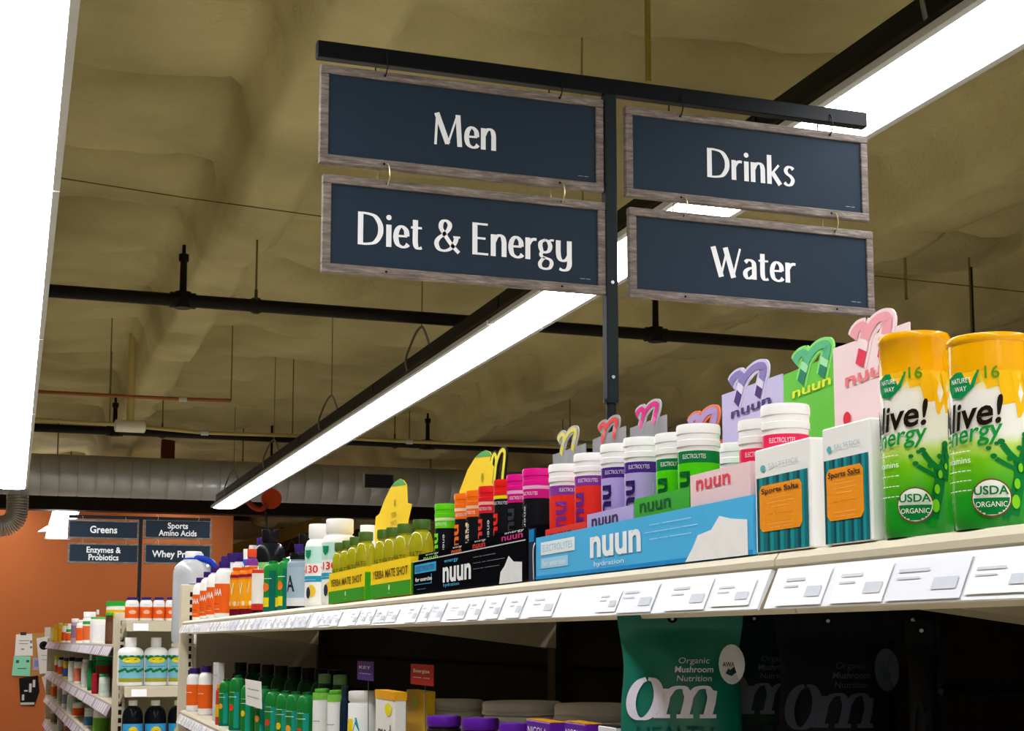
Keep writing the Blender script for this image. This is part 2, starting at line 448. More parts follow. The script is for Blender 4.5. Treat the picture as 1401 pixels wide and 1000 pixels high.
# ------------------------------------------------------------------ round spiral duct in front of the end wall
yd = 16.5
def duct():
    c0 = on_y(30, 651, yd); c1 = on_y(560, 664, yd)
    zc_ = (c0.z + c1.z) / 2; R = .228
    t = thing('spiral_duct', 'round galvanised spiral duct crossing in front of the end wall', 'air duct', (0, yd, HC + zc_))
    DM = M('#b6b8bc', rough=.36, metal=.45, var=.1, scale=2, spec=.5)
    SEAM = M('#6f6e6a', rough=.45, metal=.5)
    x0, x1 = -3.0, 8.2
    n = 28; seg = .19; k = int((x1 - x0) / seg)
    for i in range(k):
        xa_, xb_ = x0 + i * seg, x0 + (i + 1) * seg
        mb = MB(); vs = []
        for x, rr in ((xa_ + .001, R - .004), (xa_ + .012, R), (xb_ - .012, R), (xb_ - .001, R - .004)):
            vs += [(x, rr * math.cos(2 * math.pi * j / n), rr * math.sin(2 * math.pi * j / n)) for j in range(n)]
        fs = [(q * n + j, q * n + (j + 1) % n, (q + 1) * n + (j + 1) % n, (q + 1) * n + j) for q in range(3) for j in range(n)]
        if i == 0: mb.add(vs, fs); first = mb.build('duct_panel', DM, t, True)
        else:
            o = first.copy(); COL.objects.link(o); o.parent = t; o.location = (i * seg, 0, 0)
    mb = MB(); mb.tube([(x0, 0, 0), (x1, 0, 0)], R - .006, n); mb.build('inner_shell', SEAM, t, True)
    gx = on_y(518, 657, yd - R).x
    mb = MB(); mb.box(gx - .17, gx + .17, -R - .012, -R + .06, -.045, .11); g = mb.build('register', M('#3d4046', rough=.5), t)
    for q in range(5):
        mb = MB(); mb.box(gx - .15, gx + .15, -R - .02, -R - .011, -.03 + q * .027, -.018 + q * .027); mb.build('louvre', M('#2b2d33', rough=.5), g)
    mb = MB(); mb.box(gx - .19, gx - .168, -R - .025, -R + .06, -.06, .125); mb.build('register_edge', GRY, t)
    for x in (.4, 2.4, 4.6, 6.6):
        mb = MB(); mb.tube([(x, 0, R), (x, 0, ceil_z(x, yd) - zc_ + .03)], .008, 6); mb.build('hanger_rod', RODM, t)
    return zc_
zd = duct()
# dark structural band under the duct, beyond it
mb = MB(); mb.box(-4.9, 12.5, 0, .25, -.13, .1)
o = mb.build('steel_girder', M('#241c17', rough=.6)); o.location = (0, 18.6, HC + on_y(200, 686, 18.6).z)
tag(o, 'dark steel girder running behind and below the round duct', 'girder')
# flexible duct drop at the left edge
t = thing('duct_drop', 'ribbed duct elbow hanging at the left edge below the round duct', 'air duct', (0, 16.6, HC))
P = [on_y(u, v, 16.6) for u, v in [(24, 672), (24, 690), (22, 706), (14, 716), (0, 720), (-30, 722)]]
pts = spl([(p.x, 0, p.z) for p in P], 5)
for k in range(len(pts) - 1):
    mb = MB(); a, b = Vector(pts[k]), Vector(pts[k + 1])
    mb.tube([a, a.lerp(b, .12), a.lerp(b, .88), b], [.105, .115, .115, .105], 16); mb.build('duct_ring', M('#a6a29a', rough=.4, metal=.45), t, True)
# sprinkler riser: red-brown stub between far pipe and duct
yst = 17.6
pr = on_y(230, 600, yst)
o = MB().box(-.075, .075, -.075, .075, -.5, ceil_z(pr.x, yst) - pr.z + .03).build('steel_column_stub', M('#5c2c1c', rough=.6)); o.location = (pr.x, yst, HC + pr.z)
tag(o, 'red brown steel stub dropping from the ceiling behind the far black pipe', 'steel post')
# foam wrapped pipe end under the near beam
pb = on_y(178, 583, yb - .9)
t = thing('pipe_wrap', 'pale wrapped collar under the left beam near the far pipe', 'pipe collar', (pb.x, yb - .9, HC + pb.z))
MB().tube([(-.12, 0, 0), (-.11, 0, 0), (.11, 0, 0), (.12, 0, 0)], [.035, .05, .05, .035], 14).build('collar', M('#d8d4c6', rough=.6), t, True)
MB().tube([(0, 0, .03), (0, 0, ceil_z(pb.x, yb - .9) - pb.z + .03)], .03, 10).build('stem', M('#b9a870', rough=.7), t, True)
# hanging red valve cluster below the fluorescent row's far end
pv = on_y(372, 682, 15.98)
t = thing('fire_bell', 'small red and orange fire bell hanging below the far end of the light row', 'fire bell', (pv.x, 15.98, HC + pv.z))
MB().tube([(0, 0, 0), (0, .06, 0)], .11, 16).build('bell', M('#c94a22', rough=.4), t, True)
MB().tube([(0, .06, 0), (0, .1, 0)], [.07, .05], 12).build('hub', M('#7d2418', rough=.5), t, True)
MB().tube([(0, .08, 0), (0, .08, ceil_z(pv.x, 16.06) - pv.z + .03)], .014, 8).build('drop_pipe', PIPE, t, True)
mb = MB(); mb.tube(spl([(-.05, 0, -.07), (-.12, 0, -.12), (-.2, 0, -.1), (-.27, 0, -.03)]), .03, 8); mb.build('elbow', M('#9c3a26', rough=.5), t, True)
MB().tube([(-.06, .02, -.1), (-.05, .02, -.34)], .012, 8).build('drain', PIPE, t, True)
# sheet soffit seen beyond the wall corner
s0 = on_y(312, 738, 27.3); s1 = on_y(382, 714, 27.3)
mb = MB(); mb.box(0, s1.x - s0.x, 0, 3.49, 0, s1.z - s0.z)
o = mb.build('bulkhead', M('#cfc4a8', rough=.6)); o.location = (s0.x + .02, 27.3, HC + s0.z)
tag(o, 'cream bulkhead beyond the corner of the terracotta wall', 'bulkhead')
mb = MB()
q0 = on_y(314, 768, 26.9); q1 = on_y(440, 706, 26.9)
mb.add([(q0.x, 0, q0.z), (q0.x, 0, q0.z + .3), (q1.x, 0, q1.z), (q1.x, 0, q1.z - .22)] + [(q0.x, .3, q0.z), (q0.x, .3, q0.z + .3), (q1.x, .3, q1.z), (q1.x, .3, q1.z - .22)],
       [(0, 3, 2, 1), (4, 5, 6, 7), (0, 1, 5, 4), (1, 2, 6, 5), (2, 3, 7, 6), (3, 0, 4, 7)])
o = mb.build('sloping_stringer', M('#9d7d3a', rough=.6)); o.location = (0, 26.9, HC)
MB().box(q1.x - .1, q1.x - .02, .1, .2, q1.z - .1, ceil_z(q1.x, 27.05) + .05).build('hanger_post', M('#5a4a2a', rough=.6), o)
tag(o, 'ochre sloping stringer under the bulkhead beyond the wall corner', 'stringer')
# small hooded lamp by the end wall
pl = on_y(84, 712, 19.6)
t = thing('wall_wash_light', 'short bright hanging light in front of the terracotta wall', 'ceiling light', (pl.x, 19.6, HC + pl.z), math.radians(-4))
mb = MB(); mb.add([(-.16, -.05, -.2), (.08, -.05, -.2), (.22, -.05, .22), (-.05, -.05, .22), (-.16, .0, -.22), (.08, .0, -.22), (.22, .0, .24), (-.05, .0, .24)],
                  [(0, 1, 2, 3), (7, 6, 5, 4), (0, 4, 5, 1), (1, 5, 6, 2), (2, 6, 7, 3), (3, 7, 4, 0)]); mb.build('lens', LENS, t)
mb = MB(); mb.add([(-.2, .0, -.24), (.12, .0, -.24), (.26, .0, .26), (-.08, .0, .26), (-.12, .08, -.2), (.06, .08, -.2), (.2, .08, .22), (-.02, .08, .22)],
                  [(0, 1, 2, 3), (7, 6, 5, 4), (0, 4, 5, 1), (1, 5, 6, 2), (2, 6, 7, 3), (3, 7, 4, 0)]); mb.build('housing', GRY, t)
MB().box(-.03, .2, .0, .06, .24, .31).build('mount', WHT, t)
MB().tube([(.09, .04, .3), (.09, .04, ceil_z(pl.x, 19.6) - pl.z + .03)], .008, 6).build('hanger_rod', RODM, t)
ps = on_y(76, 729, 20.2)
t = thing('speaker_dish', 'shallow round white dish below the short hanging light', 'ceiling speaker', (ps.x, 20.2, HC + ps.z))
MB().lathe([(.02, .12), (.1, .1), (.22, .02), (.23, .0), (.2, -.01)], 24).build('dish', M('#cfc8ba', rough=.5), t, True)
MB().tube([(0, 0, .1), (0, 0, ceil_z(ps.x, 20.2) - ps.z + .03)], .01, 8).build('stem', RODM, t, True)
# thin wire stretched between the beams
o = MB().tube([tuple(on_y(60, 240, 5.2)), tuple(on_y(250, 270, 5.2)), tuple(on_y(440, 296, 5.2)), tuple(on_y(1500, 410, 5.2))], .002, 6).build('ceiling_wire', M('#57491f', rough=.7)); o.location = (0, 0, HC)
tag(o, 'thin wire stretched across the ceiling above the thick black pipe', 'wire')
for lab, u, v0, v1, y in [('thin pale rod dropping from the ceiling to the sign crossbar', 887, 0, 112, None), ('pale rod hanging from the ceiling right of the Water sign', 1240, 340, 410, 7.6), ('dark thin rod hanging behind the yellow capped bottles', 1332, 350, 460, 7.8)]:
    if y is None: y = 3.6
    a = on_y(u, v1, y)
    o = MB().tube([(0, 0, 0), (0, 0, ceil_z(a.x, y) - a.z + .03)], .009, 8).build('hanger_rod_drop', M('#8f8038' if 'pale' in lab else '#2c2718', rough=.6), None, True); o.location = (a.x, y, HC + a.z)
    tag(o, lab, 'hanger rod')

# ================================================================== hanging signs
WOOD = bpy.data.materials.new('weathered_wood'); WOOD.use_nodes = True
def _wood():
    nt = WOOD.node_tree; b = nt.nodes['Principled BSDF']; b.inputs['Roughness'].default_value = .7
    tc = nt.nodes.new('ShaderNodeTexCoord'); mp = nt.nodes.new('ShaderNodeMapping'); mp.inputs['Scale'].default_value = (18, 60, 160)
    nt.links.new(tc.outputs['Object'], mp.inputs[0])
    n = nt.nodes.new('ShaderNodeTexNoise'); n.inputs['Scale'].default_value = 1.0; n.inputs['Detail'].default_value = 6; n.inputs['Roughness'].default_value = .7
    nt.links.new(mp.outputs[0], n.inputs['Vector'])
    cr = nt.nodes.new('ShaderNodeValToRGB'); e = cr.color_ramp.elements
    e[0].position = .3; e[0].color = lin('#4a413d'); e[1].position = .72; e[1].color = lin('#a0968f')
    x = e.new(.5); x.color = lin('#6e635e')
    nt.links.new(n.outputs['Fac'], cr.inputs[0]); nt.links.new(cr.outputs[0], b.inputs['Base Color'])
    bp = nt.nodes.new('ShaderNodeBump'); bp.inputs['Strength'].default_value = .3; bp.inputs['Distance'].default_value = .003
    nt.links.new(n.outputs['Fac'], bp.inputs['Height']); nt.links.new(bp.outputs['Normal'], b.inputs['Normal'])
_wood()
NAVY = M('#263342', rough=.55, var=.08, scale=4, name='navy_panel')
INK = M('#f2f5fb', rough=.5, var=.02)
A_, B_ = .088, .034            # broad-nib pen of the sign lettering (cap height = 1)
THK, THN = (.088, .034), (.04, .034)
def G_strokes():
    S = spl
    d = {}
    st = lambda x, y0=0, y1=.68: ([(x, y0), (x, (y0 + y1) / 2), (x, y1)], THK)
    d['n'] = (.60, [st(.10), (S([(.12, .46), (.2, .6), (.33, .665), (.44, .6), (.48, .45)]) + [(.48, .2), (.48, 0)], THK)])
    d['i'] = (.24, [st(.12), ('dot', .12, .9, .09)])
    d['e'] = (.56, [(S([(.09, .36), (.3, .365), (.47, .37)]), THK), (S([(.455, .37), (.43, .55), (.28, .66), (.14, .56), (.085, .34), (.14, .12), (.3, .03), (.43, .06), (.5, .13)]), THK)])
    d['t'] = (.40, [(S([(.15, .9), (.15, .6), (.15, .2), (.2, .06), (.28, .03), (.37, .06)]), THK), ([(.0, .66), (.2, .66), (.37, .66)], THK)])
    d['r'] = (.43, [st(.10), (S([(.12, .45), (.2, .58), (.3, .64), (.41, .64)]), (.07, .045))])
    d['D'] = (.90, [st(.11, 0, 1), (S([(.08, .965), (.32, .965), (.58, .9), (.74, .7), (.78, .5), (.74, .3), (.58, .1), (.32, .035), (.08, .035)]), THK)])
    d['E'] = (.62, [st(.11, 0, 1), ([(.1, .965), (.56, .965)], THK), ([(.1, .52), (.48, .52)], THK), ([(.1, .035), (.58, .035)], THK)])
    d['M'] = (1.08, [([(.08, 0), (.14, 1)], (.045, .03)), ([(.12, 1), (.52, .06)], (.1, .05)), ([(.52, .04), (.86, 1)], (.035, .03)), ([(.88, 1), (.95, 0)], THK)])
    d['W'] = (1.14, [([(.06, 1), (.36, 0)], (.1, .03)), ([(.34, .02), (.6, .96)], (.04, .03)), ([(.52, 1), (.82, 0)], (.1, .03)), ([(.8, .02), (1.08, 1)], (.04, .03))])
    d['k'] = (.60, [st(.10, 0, 1), ([(.14, .3), (.47, .68)], (.045, .03)), ([(.22, .4), (.52, 0)], (.1, .03))])
    d['s'] = (.46, [(S([(.4, .58), (.33, .645), (.2, .65), (.11, .54), (.16, .42), (.3, .33), (.38, .2), (.3, .05), (.16, .025), (.05, .1)]), (.075, .038))])
    d['a'] = (.58, [(S([(.1, .56), (.2, .64), (.32, .64), (.42, .56), (.44, .42)]) + [(.44, .2), (.44, .0)], THK), (S([(.44, .4), (.25, .36), (.12, .26), (.1, .14), (.18, .035), (.3, .05), (.44, .16)]), THK)])
    d['g'] = (.60, [(S([(.26, .655), (.12, .58), (.085, .46), (.14, .3), (.26, .26), (.39, .32), (.44, .46), (.38, .6), (.26, .655)]), (.08, .034)), ([(.36, .6), (.47, .66), (.57, .66)], (.04, .035)),
                    (S([(.17, .28), (.11, .2), (.15, .12), (.3, .08), (.44, .03), (.49, -.08), (.42, -.22), (.26, -.26), (.11, -.22), (.07, -.1), (.15, .02), (.24, .09)]), (.07, .034))])
    d['y'] = (.62, [(S([(.10, .68), (.10, .3), (.14, .12), (.26, .04), (.4, .09), (.5, .22)]), THK), (S([(.5, .68), (.5, .2), (.5, -.08), (.42, -.22), (.28, -.26), (.14, -.22)]), THK)])
    d['&'] = (.92, [(S([(.86, .0), (.6, .24), (.38, .52), (.24, .74), (.28, .92), (.42, .965), (.54, .86), (.5, .7), (.34, .54), (.16, .4), (.09, .24), (.18, .07), (.38, .035), (.58, .12), (.72, .3), (.78, .48)]), (.08, .036)), ([(.66, .48), (.9, .48)], (.03, .03))])
    d[' '] = (.32, [])
    return d
GLY = G_strokes()
def lettering(mb, body, cx, cz, h, width, mp):
    W = sum(GLY[c][0] + .03 for c in body); k = h; kx = width / W
    x = -W / 2; dd = .0012
    for c in body:
        adv, sts = GLY[c]
        for stv in sts:
            if stv[0] == 'dot': mb.disc(cx + (x + stv[1]) * kx, cz + (stv[2] - .5) * k, stv[3] * kx, stv[3] * kx, mp, .0012)
            else:
                dd += .00004
                pts = [((x + a) * kx + cx, (b - .5) * k + cz) for a, b in stv[0]]
                mb.ribbon(pts, (stv[1][0] * kx, stv[1][1] * k), mp, dd)
        x += adv + .03
def sign(label, loc, W, H, words, cap, tw, mode='glyph', frame=.018, dx=0, holes=True, small=True):
    t = thing('aisle_sign', label, 'sign', loc)
    T = .016
    f = frame
    mb = MB(); mb.box(-W / 2 + f * .8, W / 2 - f * .8, -.004, .006, -H / 2 + f * .8, H / 2 - f * .8); mb.build('panel', NAVY, t)
    for nm, b in (('top', (-W / 2, W / 2, H / 2 - f, H / 2)), ('bottom', (-W / 2, W / 2, -H / 2, -H / 2 + f))):
        mb = MB(); mb.bbox(b[0], b[1], -T / 2 - .002, T / 2, b[2], b[3], .0015); mb.build('frame_rail', WOOD, t)
    for x0 in (-W / 2, W / 2 - f):
        mb = MB(); mb.bbox(x0, x0 + f, -T / 2 - .001, T / 2 - .001, -H / 2 + f, H / 2 - f, .0015); mb.build('frame_stile', WOOD, t)
    mp = mY(0, -.004, 0)
    mb = MB()
    if mode == 'glyph': lettering(mb, words, dx, -.004, cap, tw, mp)
    else:
        for txt, cx, cz, ww in words: mb.text(txt, mp, h=cap, width=ww, d=.0012, ca=cx, cb=cz, bold=.022)
    mb.build('lettering', INK, t)
    if small:
        mb = MB(); mb.text('----- ----', mp, h=.0045, width=.024, d=.001, ca=W / 2 - f - .03, cb=-H / 2 + f + .014); mb.build('small_print', INK, t)
    if holes:
        for hx in (-W * .285, W * .335):
            for hz in (-H / 2 + f * .5, H / 2 - f * .5):
                mb = MB(); mb.disc(hx, hz, .0028, .0028, mY(0, -T / 2 - .002, 0), .0006, n=10); mb.build('hole', M('#151312', rough=.8), t)
    return t
def hooks(t, W, H, gap, colour, n=(-.285, .335)):
    for q in n:
        x = W * q; z = H / 2
        mb = MB()
        mb.tube(spl([(x, -.012, z - .012), (x + .003, -.020, z + gap * .3), (x + .002, -.015, z + gap + .008), (x - .004, 0, z + gap + .016), (x - .012, .016, z + gap + .006), (x - .013, .02, z + gap * .3), (x - .006, .011, z - .012)]), .0016, 6)
        mb.build('ring_hook', colour, t, True)
DSTEEL = M('#1d2529', rough=.45, metal=.1, var=.1)
BRASS = M('#c9b98a', rough=.3, metal=.6)
# post stands on the middle of the shelving; the crossbar lies across the aisle direction
_s, _z = gp(834, 300, .62)
PW = g2w(_s, .62, 0)
YS = PW.y
def sx(u, v): return on_y(u, v, YS).x
def sz(u, v): return on_y(u, v, YS).z
zbar0, zbar1 = sz(833, 131), sz(833, 110)
t = thing('sign_stand', 'black steel post and crossbar carrying the four big aisle signs', 'sign stand', (PW.x, YS, HC + .0))
pw = .0135
mb = MB(); mb.bbox(-pw, pw, -pw, pw, sz(835, 548), zbar0, .002); mb.build('post', DSTEEL, t)
mb = MB(); mb.tube([(0, 0, .09), (0, 0, sz(835, 540))], .0105, 16); mb.build('post_sleeve', DSTEEL, t, True)
mb = MB(); mb.lathe([(.0115, sz(835, 552)), (.0165, sz(835, 552)), (.0165, sz(835, 546)), (.0115, sz(835, 546))], 16); mb.build('collar', DSTEEL, t, True)
xl, xr = sx(433, 62) - PW.x, sx(1183, 165) - PW.x
mb = MB(); mb.bbox(xl, xr, -.012, .012, zbar0, zbar1, .002); mb.build('crossbar', M('#15181b', rough=.35, metal=.3), t)
for vv in (398 - 10, 517):
    mb = MB(); mb.tube([(0, -pw - .002, sz(833, vv)), (0, pw, sz(833, vv))], .004, 10); mb.build('bolt', M('#8e9296', rough=.3, metal=.8), t, True)
def sign_at(label, uL, uR, vtl, vtr, vbl, vbr, word, capv, wL, wR, gap, colour, dz=0):
    xL, xR = (sx(uL, vtl) + sx(uL, vbl)) / 2, (sx(uR, vtr) + sx(uR, vbr)) / 2
    zt = (sz(uL, vtl) + sz(uR, vtr)) / 2; zb = (sz(uL, vbl) + sz(uR, vbr)) / 2
    W, H = xR - xL, zt - zb
    c = (xL + xR) / 2
    wx0, wx1 = sx(wL, (vtl + vbl) / 2), sx(wR, (vtl + vbl) / 2)
    t = sign(label, (c, YS, HC + (zt + zb) / 2), W, H, word, capv, wx1 - wx0, dx=(wx0 + wx1) / 2 - c)
    hooks(t, W, H, gap, colour)
    return t, zt, zb
cap = (sz(640, 155) - sz(640, 198))
s1, zt1, zb1 = sign_at('upper left hanging sign reading Men in a weathered wood frame', 437, 824, 94, 134, 229, 258, 'Men', cap, 592, 680, .028, M('#1c1a18', rough=.5))
s2, zt2, zb2 = sign_at('lower left hanging sign reading Diet & Energy, wood framed', 440, 827, 241, 277, 377, 399, 'Diet & Energy', cap, 488, 783, .022, BRASS)
s3, _, _ = sign_at('upper right hanging sign reading Drinks in a weathered wood frame', 854, 1185, 147, 188, 272, 301, 'Drinks', cap * .98, 965, 1086, .028, M('#1c1a18', rough=.5))
s4, _, _ = sign_at('lower right hanging sign reading Water in a weathered wood frame', 859, 1193, 285, 318, 410, 430, 'Water', cap * .98, 972, 1088, .022, BRASS)

# the second stand, over the next shelving run
YS2 = 12.0
c2 = on_y(193, 710, YS2)
t = thing('sign_stand', 'small distant black post and crossbar carrying four signs before the terracotta wall', 'sign stand', (c2.x, YS2, HC))
z2 = c2.z
mb = MB(); mb.bbox(-.014, .014, -.014, .014, .1, z2, .002); mb.build('post', DSTEEL, t)
x20, x21 = on_y(94, 706, YS2).x - c2.x, on_y(288, 709, YS2).x - c2.x
mb = MB(); mb.bbox(x20, x21, -.012, .012, z2 - .005, z2 + .02, .002); mb.build('crossbar', DSTEEL, t)
def sign2(label, uL, uR, vt, vb, words, cap):
    a, b = on_y(uL, vt, YS2), on_y(uR, vb, YS2)
    W, H = b.x - a.x, a.z - b.z
    t = sign(label, ((a.x + b.x) / 2, YS2, HC + (a.z + b.z) / 2), W, H, [(w, 0, cz * H, ww * W) for w, cz, ww in words], cap, None, mode='text', frame=.016, small=False, holes=False)
    hooks(t, W, H, .012, BRASS, (-.3, .3))
sign2('distant upper left sign reading Greens', 93, 190, 710, 739, [('Greens', 0, .38)], .055)
sign2('distant lower left sign reading Enzymes & Probiotics', 93, 190, 742, 772, [('Enzymes &', .17, .48), ('Probiotics', -.19, .42)], .046)
sign2('distant upper right sign reading Sports Amino Acids', 197, 289, 709, 739, [('Sports', .17, .30), ('Amino Acids', -.19, .56)], .046)
sign2('distant lower right sign reading Whey Protein, half hidden by a water jug', 197, 289, 743, 773, [('Whey Protein', 0, .76)], .052)

# ================================================================== near shelving run
ZT = .071                      # top deck above eye height
ZL = -.268                     # deck below it
ZFL = -HC
BEIGE = M('#d5cdb6', rough=.4, var=.04, name='shelf_enamel'); BEIGE2 = M('#c4bba2', rough=.45, var=.04)
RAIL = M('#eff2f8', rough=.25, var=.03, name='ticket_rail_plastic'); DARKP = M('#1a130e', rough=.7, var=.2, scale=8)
GREYP = M('#8d8676', rough=.55, var=.06)
TAGM = [M('#ffffff', rough=.35, var=.01), M('#f6f8fd', rough=.35, var=.02), M('#e6eaf4', rough=.35, var=.02), M('#fdfdfb', rough=.35, var=.02)]
TAGI = M('#ccd2de', rough=.5)
SECT = [(-1.3, 1.05), (1.05, 3.05), (3.05, 5.8)]
unit = gthing('shelving_unit', 'beige steel shelving run with white price rails along the aisle', 'shelving unit', 0, 0, 0)
def shelf(parent, y0, y1, z, dep, rail_h=.032, tags=True, lo=0, seed=1):
    """steel deck with rolled front edge; children: ticket rail and price tags"""
    rnd = random.Random(seed)
    mb = MB()
    pr = [(dep, z - .012), (dep, z), (.012, z), (.005, z - .002), (.001, z - .007), (.001, z - .012), (.006, z - .014), (.02, z - .05), (.026, z - .05), (.02, z - .014)]
    n = len(pr)
    mb.add([(a, y0, b) for a, b in pr] + [(a, y1, b) for a, b in pr], [tuple(range(n)), tuple(range(2 * n - 1, n - 1, -1))] + [(i, n + i, n + (i + 1) % n, (i + 1) % n) for i in range(n)])
    o = mb.build('shelf', BEIGE, parent)
    zt, zb = z - .0145, z - .0145 - rail_h
    xt, xb = .001, -.013
    mb = MB()
    pr = [(xt, zt), (xb, zb), (xb + .002, zb - .001), (xt + .004, zt - .001)]
    mb.add([(a, y0 + .004, b) for a, b in pr] + [(a, y1 - .004, b) for a, b in pr], [(3, 2, 1, 0), (4, 5, 6, 7)] + [(i, (i + 1) % 4, 4 + (i + 1) % 4, 4 + i) for i in range(4)])
    mb.build('ticket_rail', RAIL, o)
    if tags:
        y = max(y0, lo) + .02
        while y < y1 - .09:
            w = rnd.choice((.055, .07, .085))
            if rnd.random() < .88:
                k0, k1 = (.08, .96) if rnd.random() < .7 else (.2, .9)
                f = lambda a, k: (xt + (xb - xt) * k - .0012, a, zt + (zb - zt) * k + .0004)
                mb = MB(); mb.add([f(y, k1), f(y + w, k1), f(y + w, k0), f(y, k0)], [(0, 1, 2, 3)])
                g = lambda a, k: (xt + (xb - xt) * k - .0018, a, zt + (zb - zt) * k + .0006)
                for (a0, a1, c0, c1) in ((.08, .5, .25, .33), (.08, .4, .45, .5), (.6, .92, .5, .78)):
                    q = lambda a, k: g(y + w * (1 - a), k0 + (k1 - k0) * k)
                    mb.add([q(a0, c1), q(a1, c1), q(a1, c0), q(a0, c0)], [(3, 2, 1, 0)], 1)
                mb.build('price_tag', [rnd.choice(TAGM), TAGI], o)
            y += w + rnd.choice((.004, .012, .03))
    return o
for i, (a, b) in enumerate(SECT):
    shelf(unit, a, b - .003, ZT, .55, lo=.6, seed=10 + i)
    shelf(unit, a, b - .003, ZL, .55, lo=3.0, seed=20 + i)
    shelf(unit, a, b - .003, ZL - .45, .55, tags=False)
    mb = MB(); mb.box(.56, 1.15, a, b - .003, ZT - .03, ZT - .003); mb.build('shelf', BEIGE, unit)
    mb = MB(); mb.box(.03, 1.13, a, b - .003, ZFL, ZFL + .1); mb.build('base', BEIGE2, unit)
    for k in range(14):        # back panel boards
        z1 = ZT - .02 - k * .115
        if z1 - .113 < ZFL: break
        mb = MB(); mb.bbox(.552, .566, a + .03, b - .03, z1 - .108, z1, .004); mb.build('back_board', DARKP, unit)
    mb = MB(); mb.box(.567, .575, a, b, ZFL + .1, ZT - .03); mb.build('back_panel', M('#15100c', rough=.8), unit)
    mb = MB(); mb.box(.53, .58, b - .025, b + .025, ZFL + .1, ZT - .013); mb.build('upright', M('#3a3026', rough=.5), unit)
    for zz in (ZT, ZL):        # cantilever brackets under the decks
        for yy in (a + .03, b - .03):
            mb = MB(); mb.add([(.03, yy, zz - .014), (.53, yy, zz - .014), (.53, yy, zz - .09), (.03, yy, zz - .03)] + [(.03, yy + .004, zz - .014), (.53, yy + .004, zz - .014), (.53, yy + .004, zz - .09), (.03, yy + .004, zz - .03)],
                              [(0, 1, 2, 3), (7, 6, 5, 4), (0, 4, 5, 1), (1, 5, 6, 2), (2, 6, 7, 3), (3, 7, 4, 0)]); mb.build('bracket', BEIGE2, unit)
# end panel and slotted end upright
MB().box(.06, 1.12, 5.81, 5.83, ZFL, ZT - .03).build('end_panel', GREYP, unit)
zu = ztop(246, 803, .02)
mb = MB(); mb.bbox(-.004, .050, 5.82, 5.86, ZFL, zu, .003); up = mb.build('end_upright', BEIGE, unit)
for k in range(22):
    z = zu - .03 - k * .03
    mb = MB(); mb.box(.031, .041, 5.8185, 5.83, z - .018, z); mb.build('slot', M('#1b1815', rough=.8), up)
mb = MB(); mb.box(.02, 1.1, 5.86, 6.42, -.03, -.016); mb.build('end_shelf', BEIGE, unit)
mb = MB(); mb.box(.0, 1.1, 5.86, 6.42, ZFL, ZFL + .1); mb.build('end_base', BEIGE2, unit)

# ------------------------------------------------------------------ bottle maker
def bottle(name, label, cat, s, t, z, r, h, bm, cm, cap=None, sh=.2, neck=None, labels=(), group=None, n=24, turn=0.0, trans=False):
    """labels: (z0, z1, material, beta0, beta1) sleeves as fractions of the height"""
    root = gthing(name, label, cat, s, t, z, group, turn)
    cr, ch = cap or (r * .62, h * .16)
    nr = neck or cr * .92
    hb = h - ch; zs = hb - h * sh
    pr = [(r * .9, 0), (r * .985, .003), (r, .008), (r, zs)]
    for k in range(1, 6):
        a = k / 5 * math.pi / 2
        pr.append((nr + (r - nr) * math.cos(a), zs + (hb - zs - .004) * math.sin(a)))
    pr.append((nr, hb + .002))
    MB().lathe(pr, n).build('body', bm, root, True, 50)
    if ch > 0:
        MB().lathe([(cr * .97, hb), (cr, hb + .001), (cr, h - .003), (cr * .95, h - .0005), (cr * .5, h)], n).build('cap', cm, root, True, 50)
    for L in labels:
        z0, z1, m = L[:3]; b0, b1 = L[3:5] if len(L) > 3 else (-math.pi, math.pi)
        mb = MB(); mb.patch(b0 * r, b1 * r, z0 * h, z1 * h, mC(r, 0, 0), .0005, n=max(6, int(n * (b1 - b0) / 6.28)))
        mb.build('label', m, root, True, 60)
    return root
WHITE = M('#f6f6f4', rough=.35, var=.02); WHITE2 = M('#e9ebea', rough=.3, var=.02)
def print_text(root, body, r, h, be, z, mat, hh, width=None, rot=0, bold=.0, shear=0, d=.0012, name='lettering'):
    mb = MB(); mb.text(body, mC(r, be, z), h=hh, width=width, rot=rot, bold=bold, shear=shear, d=d); mb.build(name, mat, root)

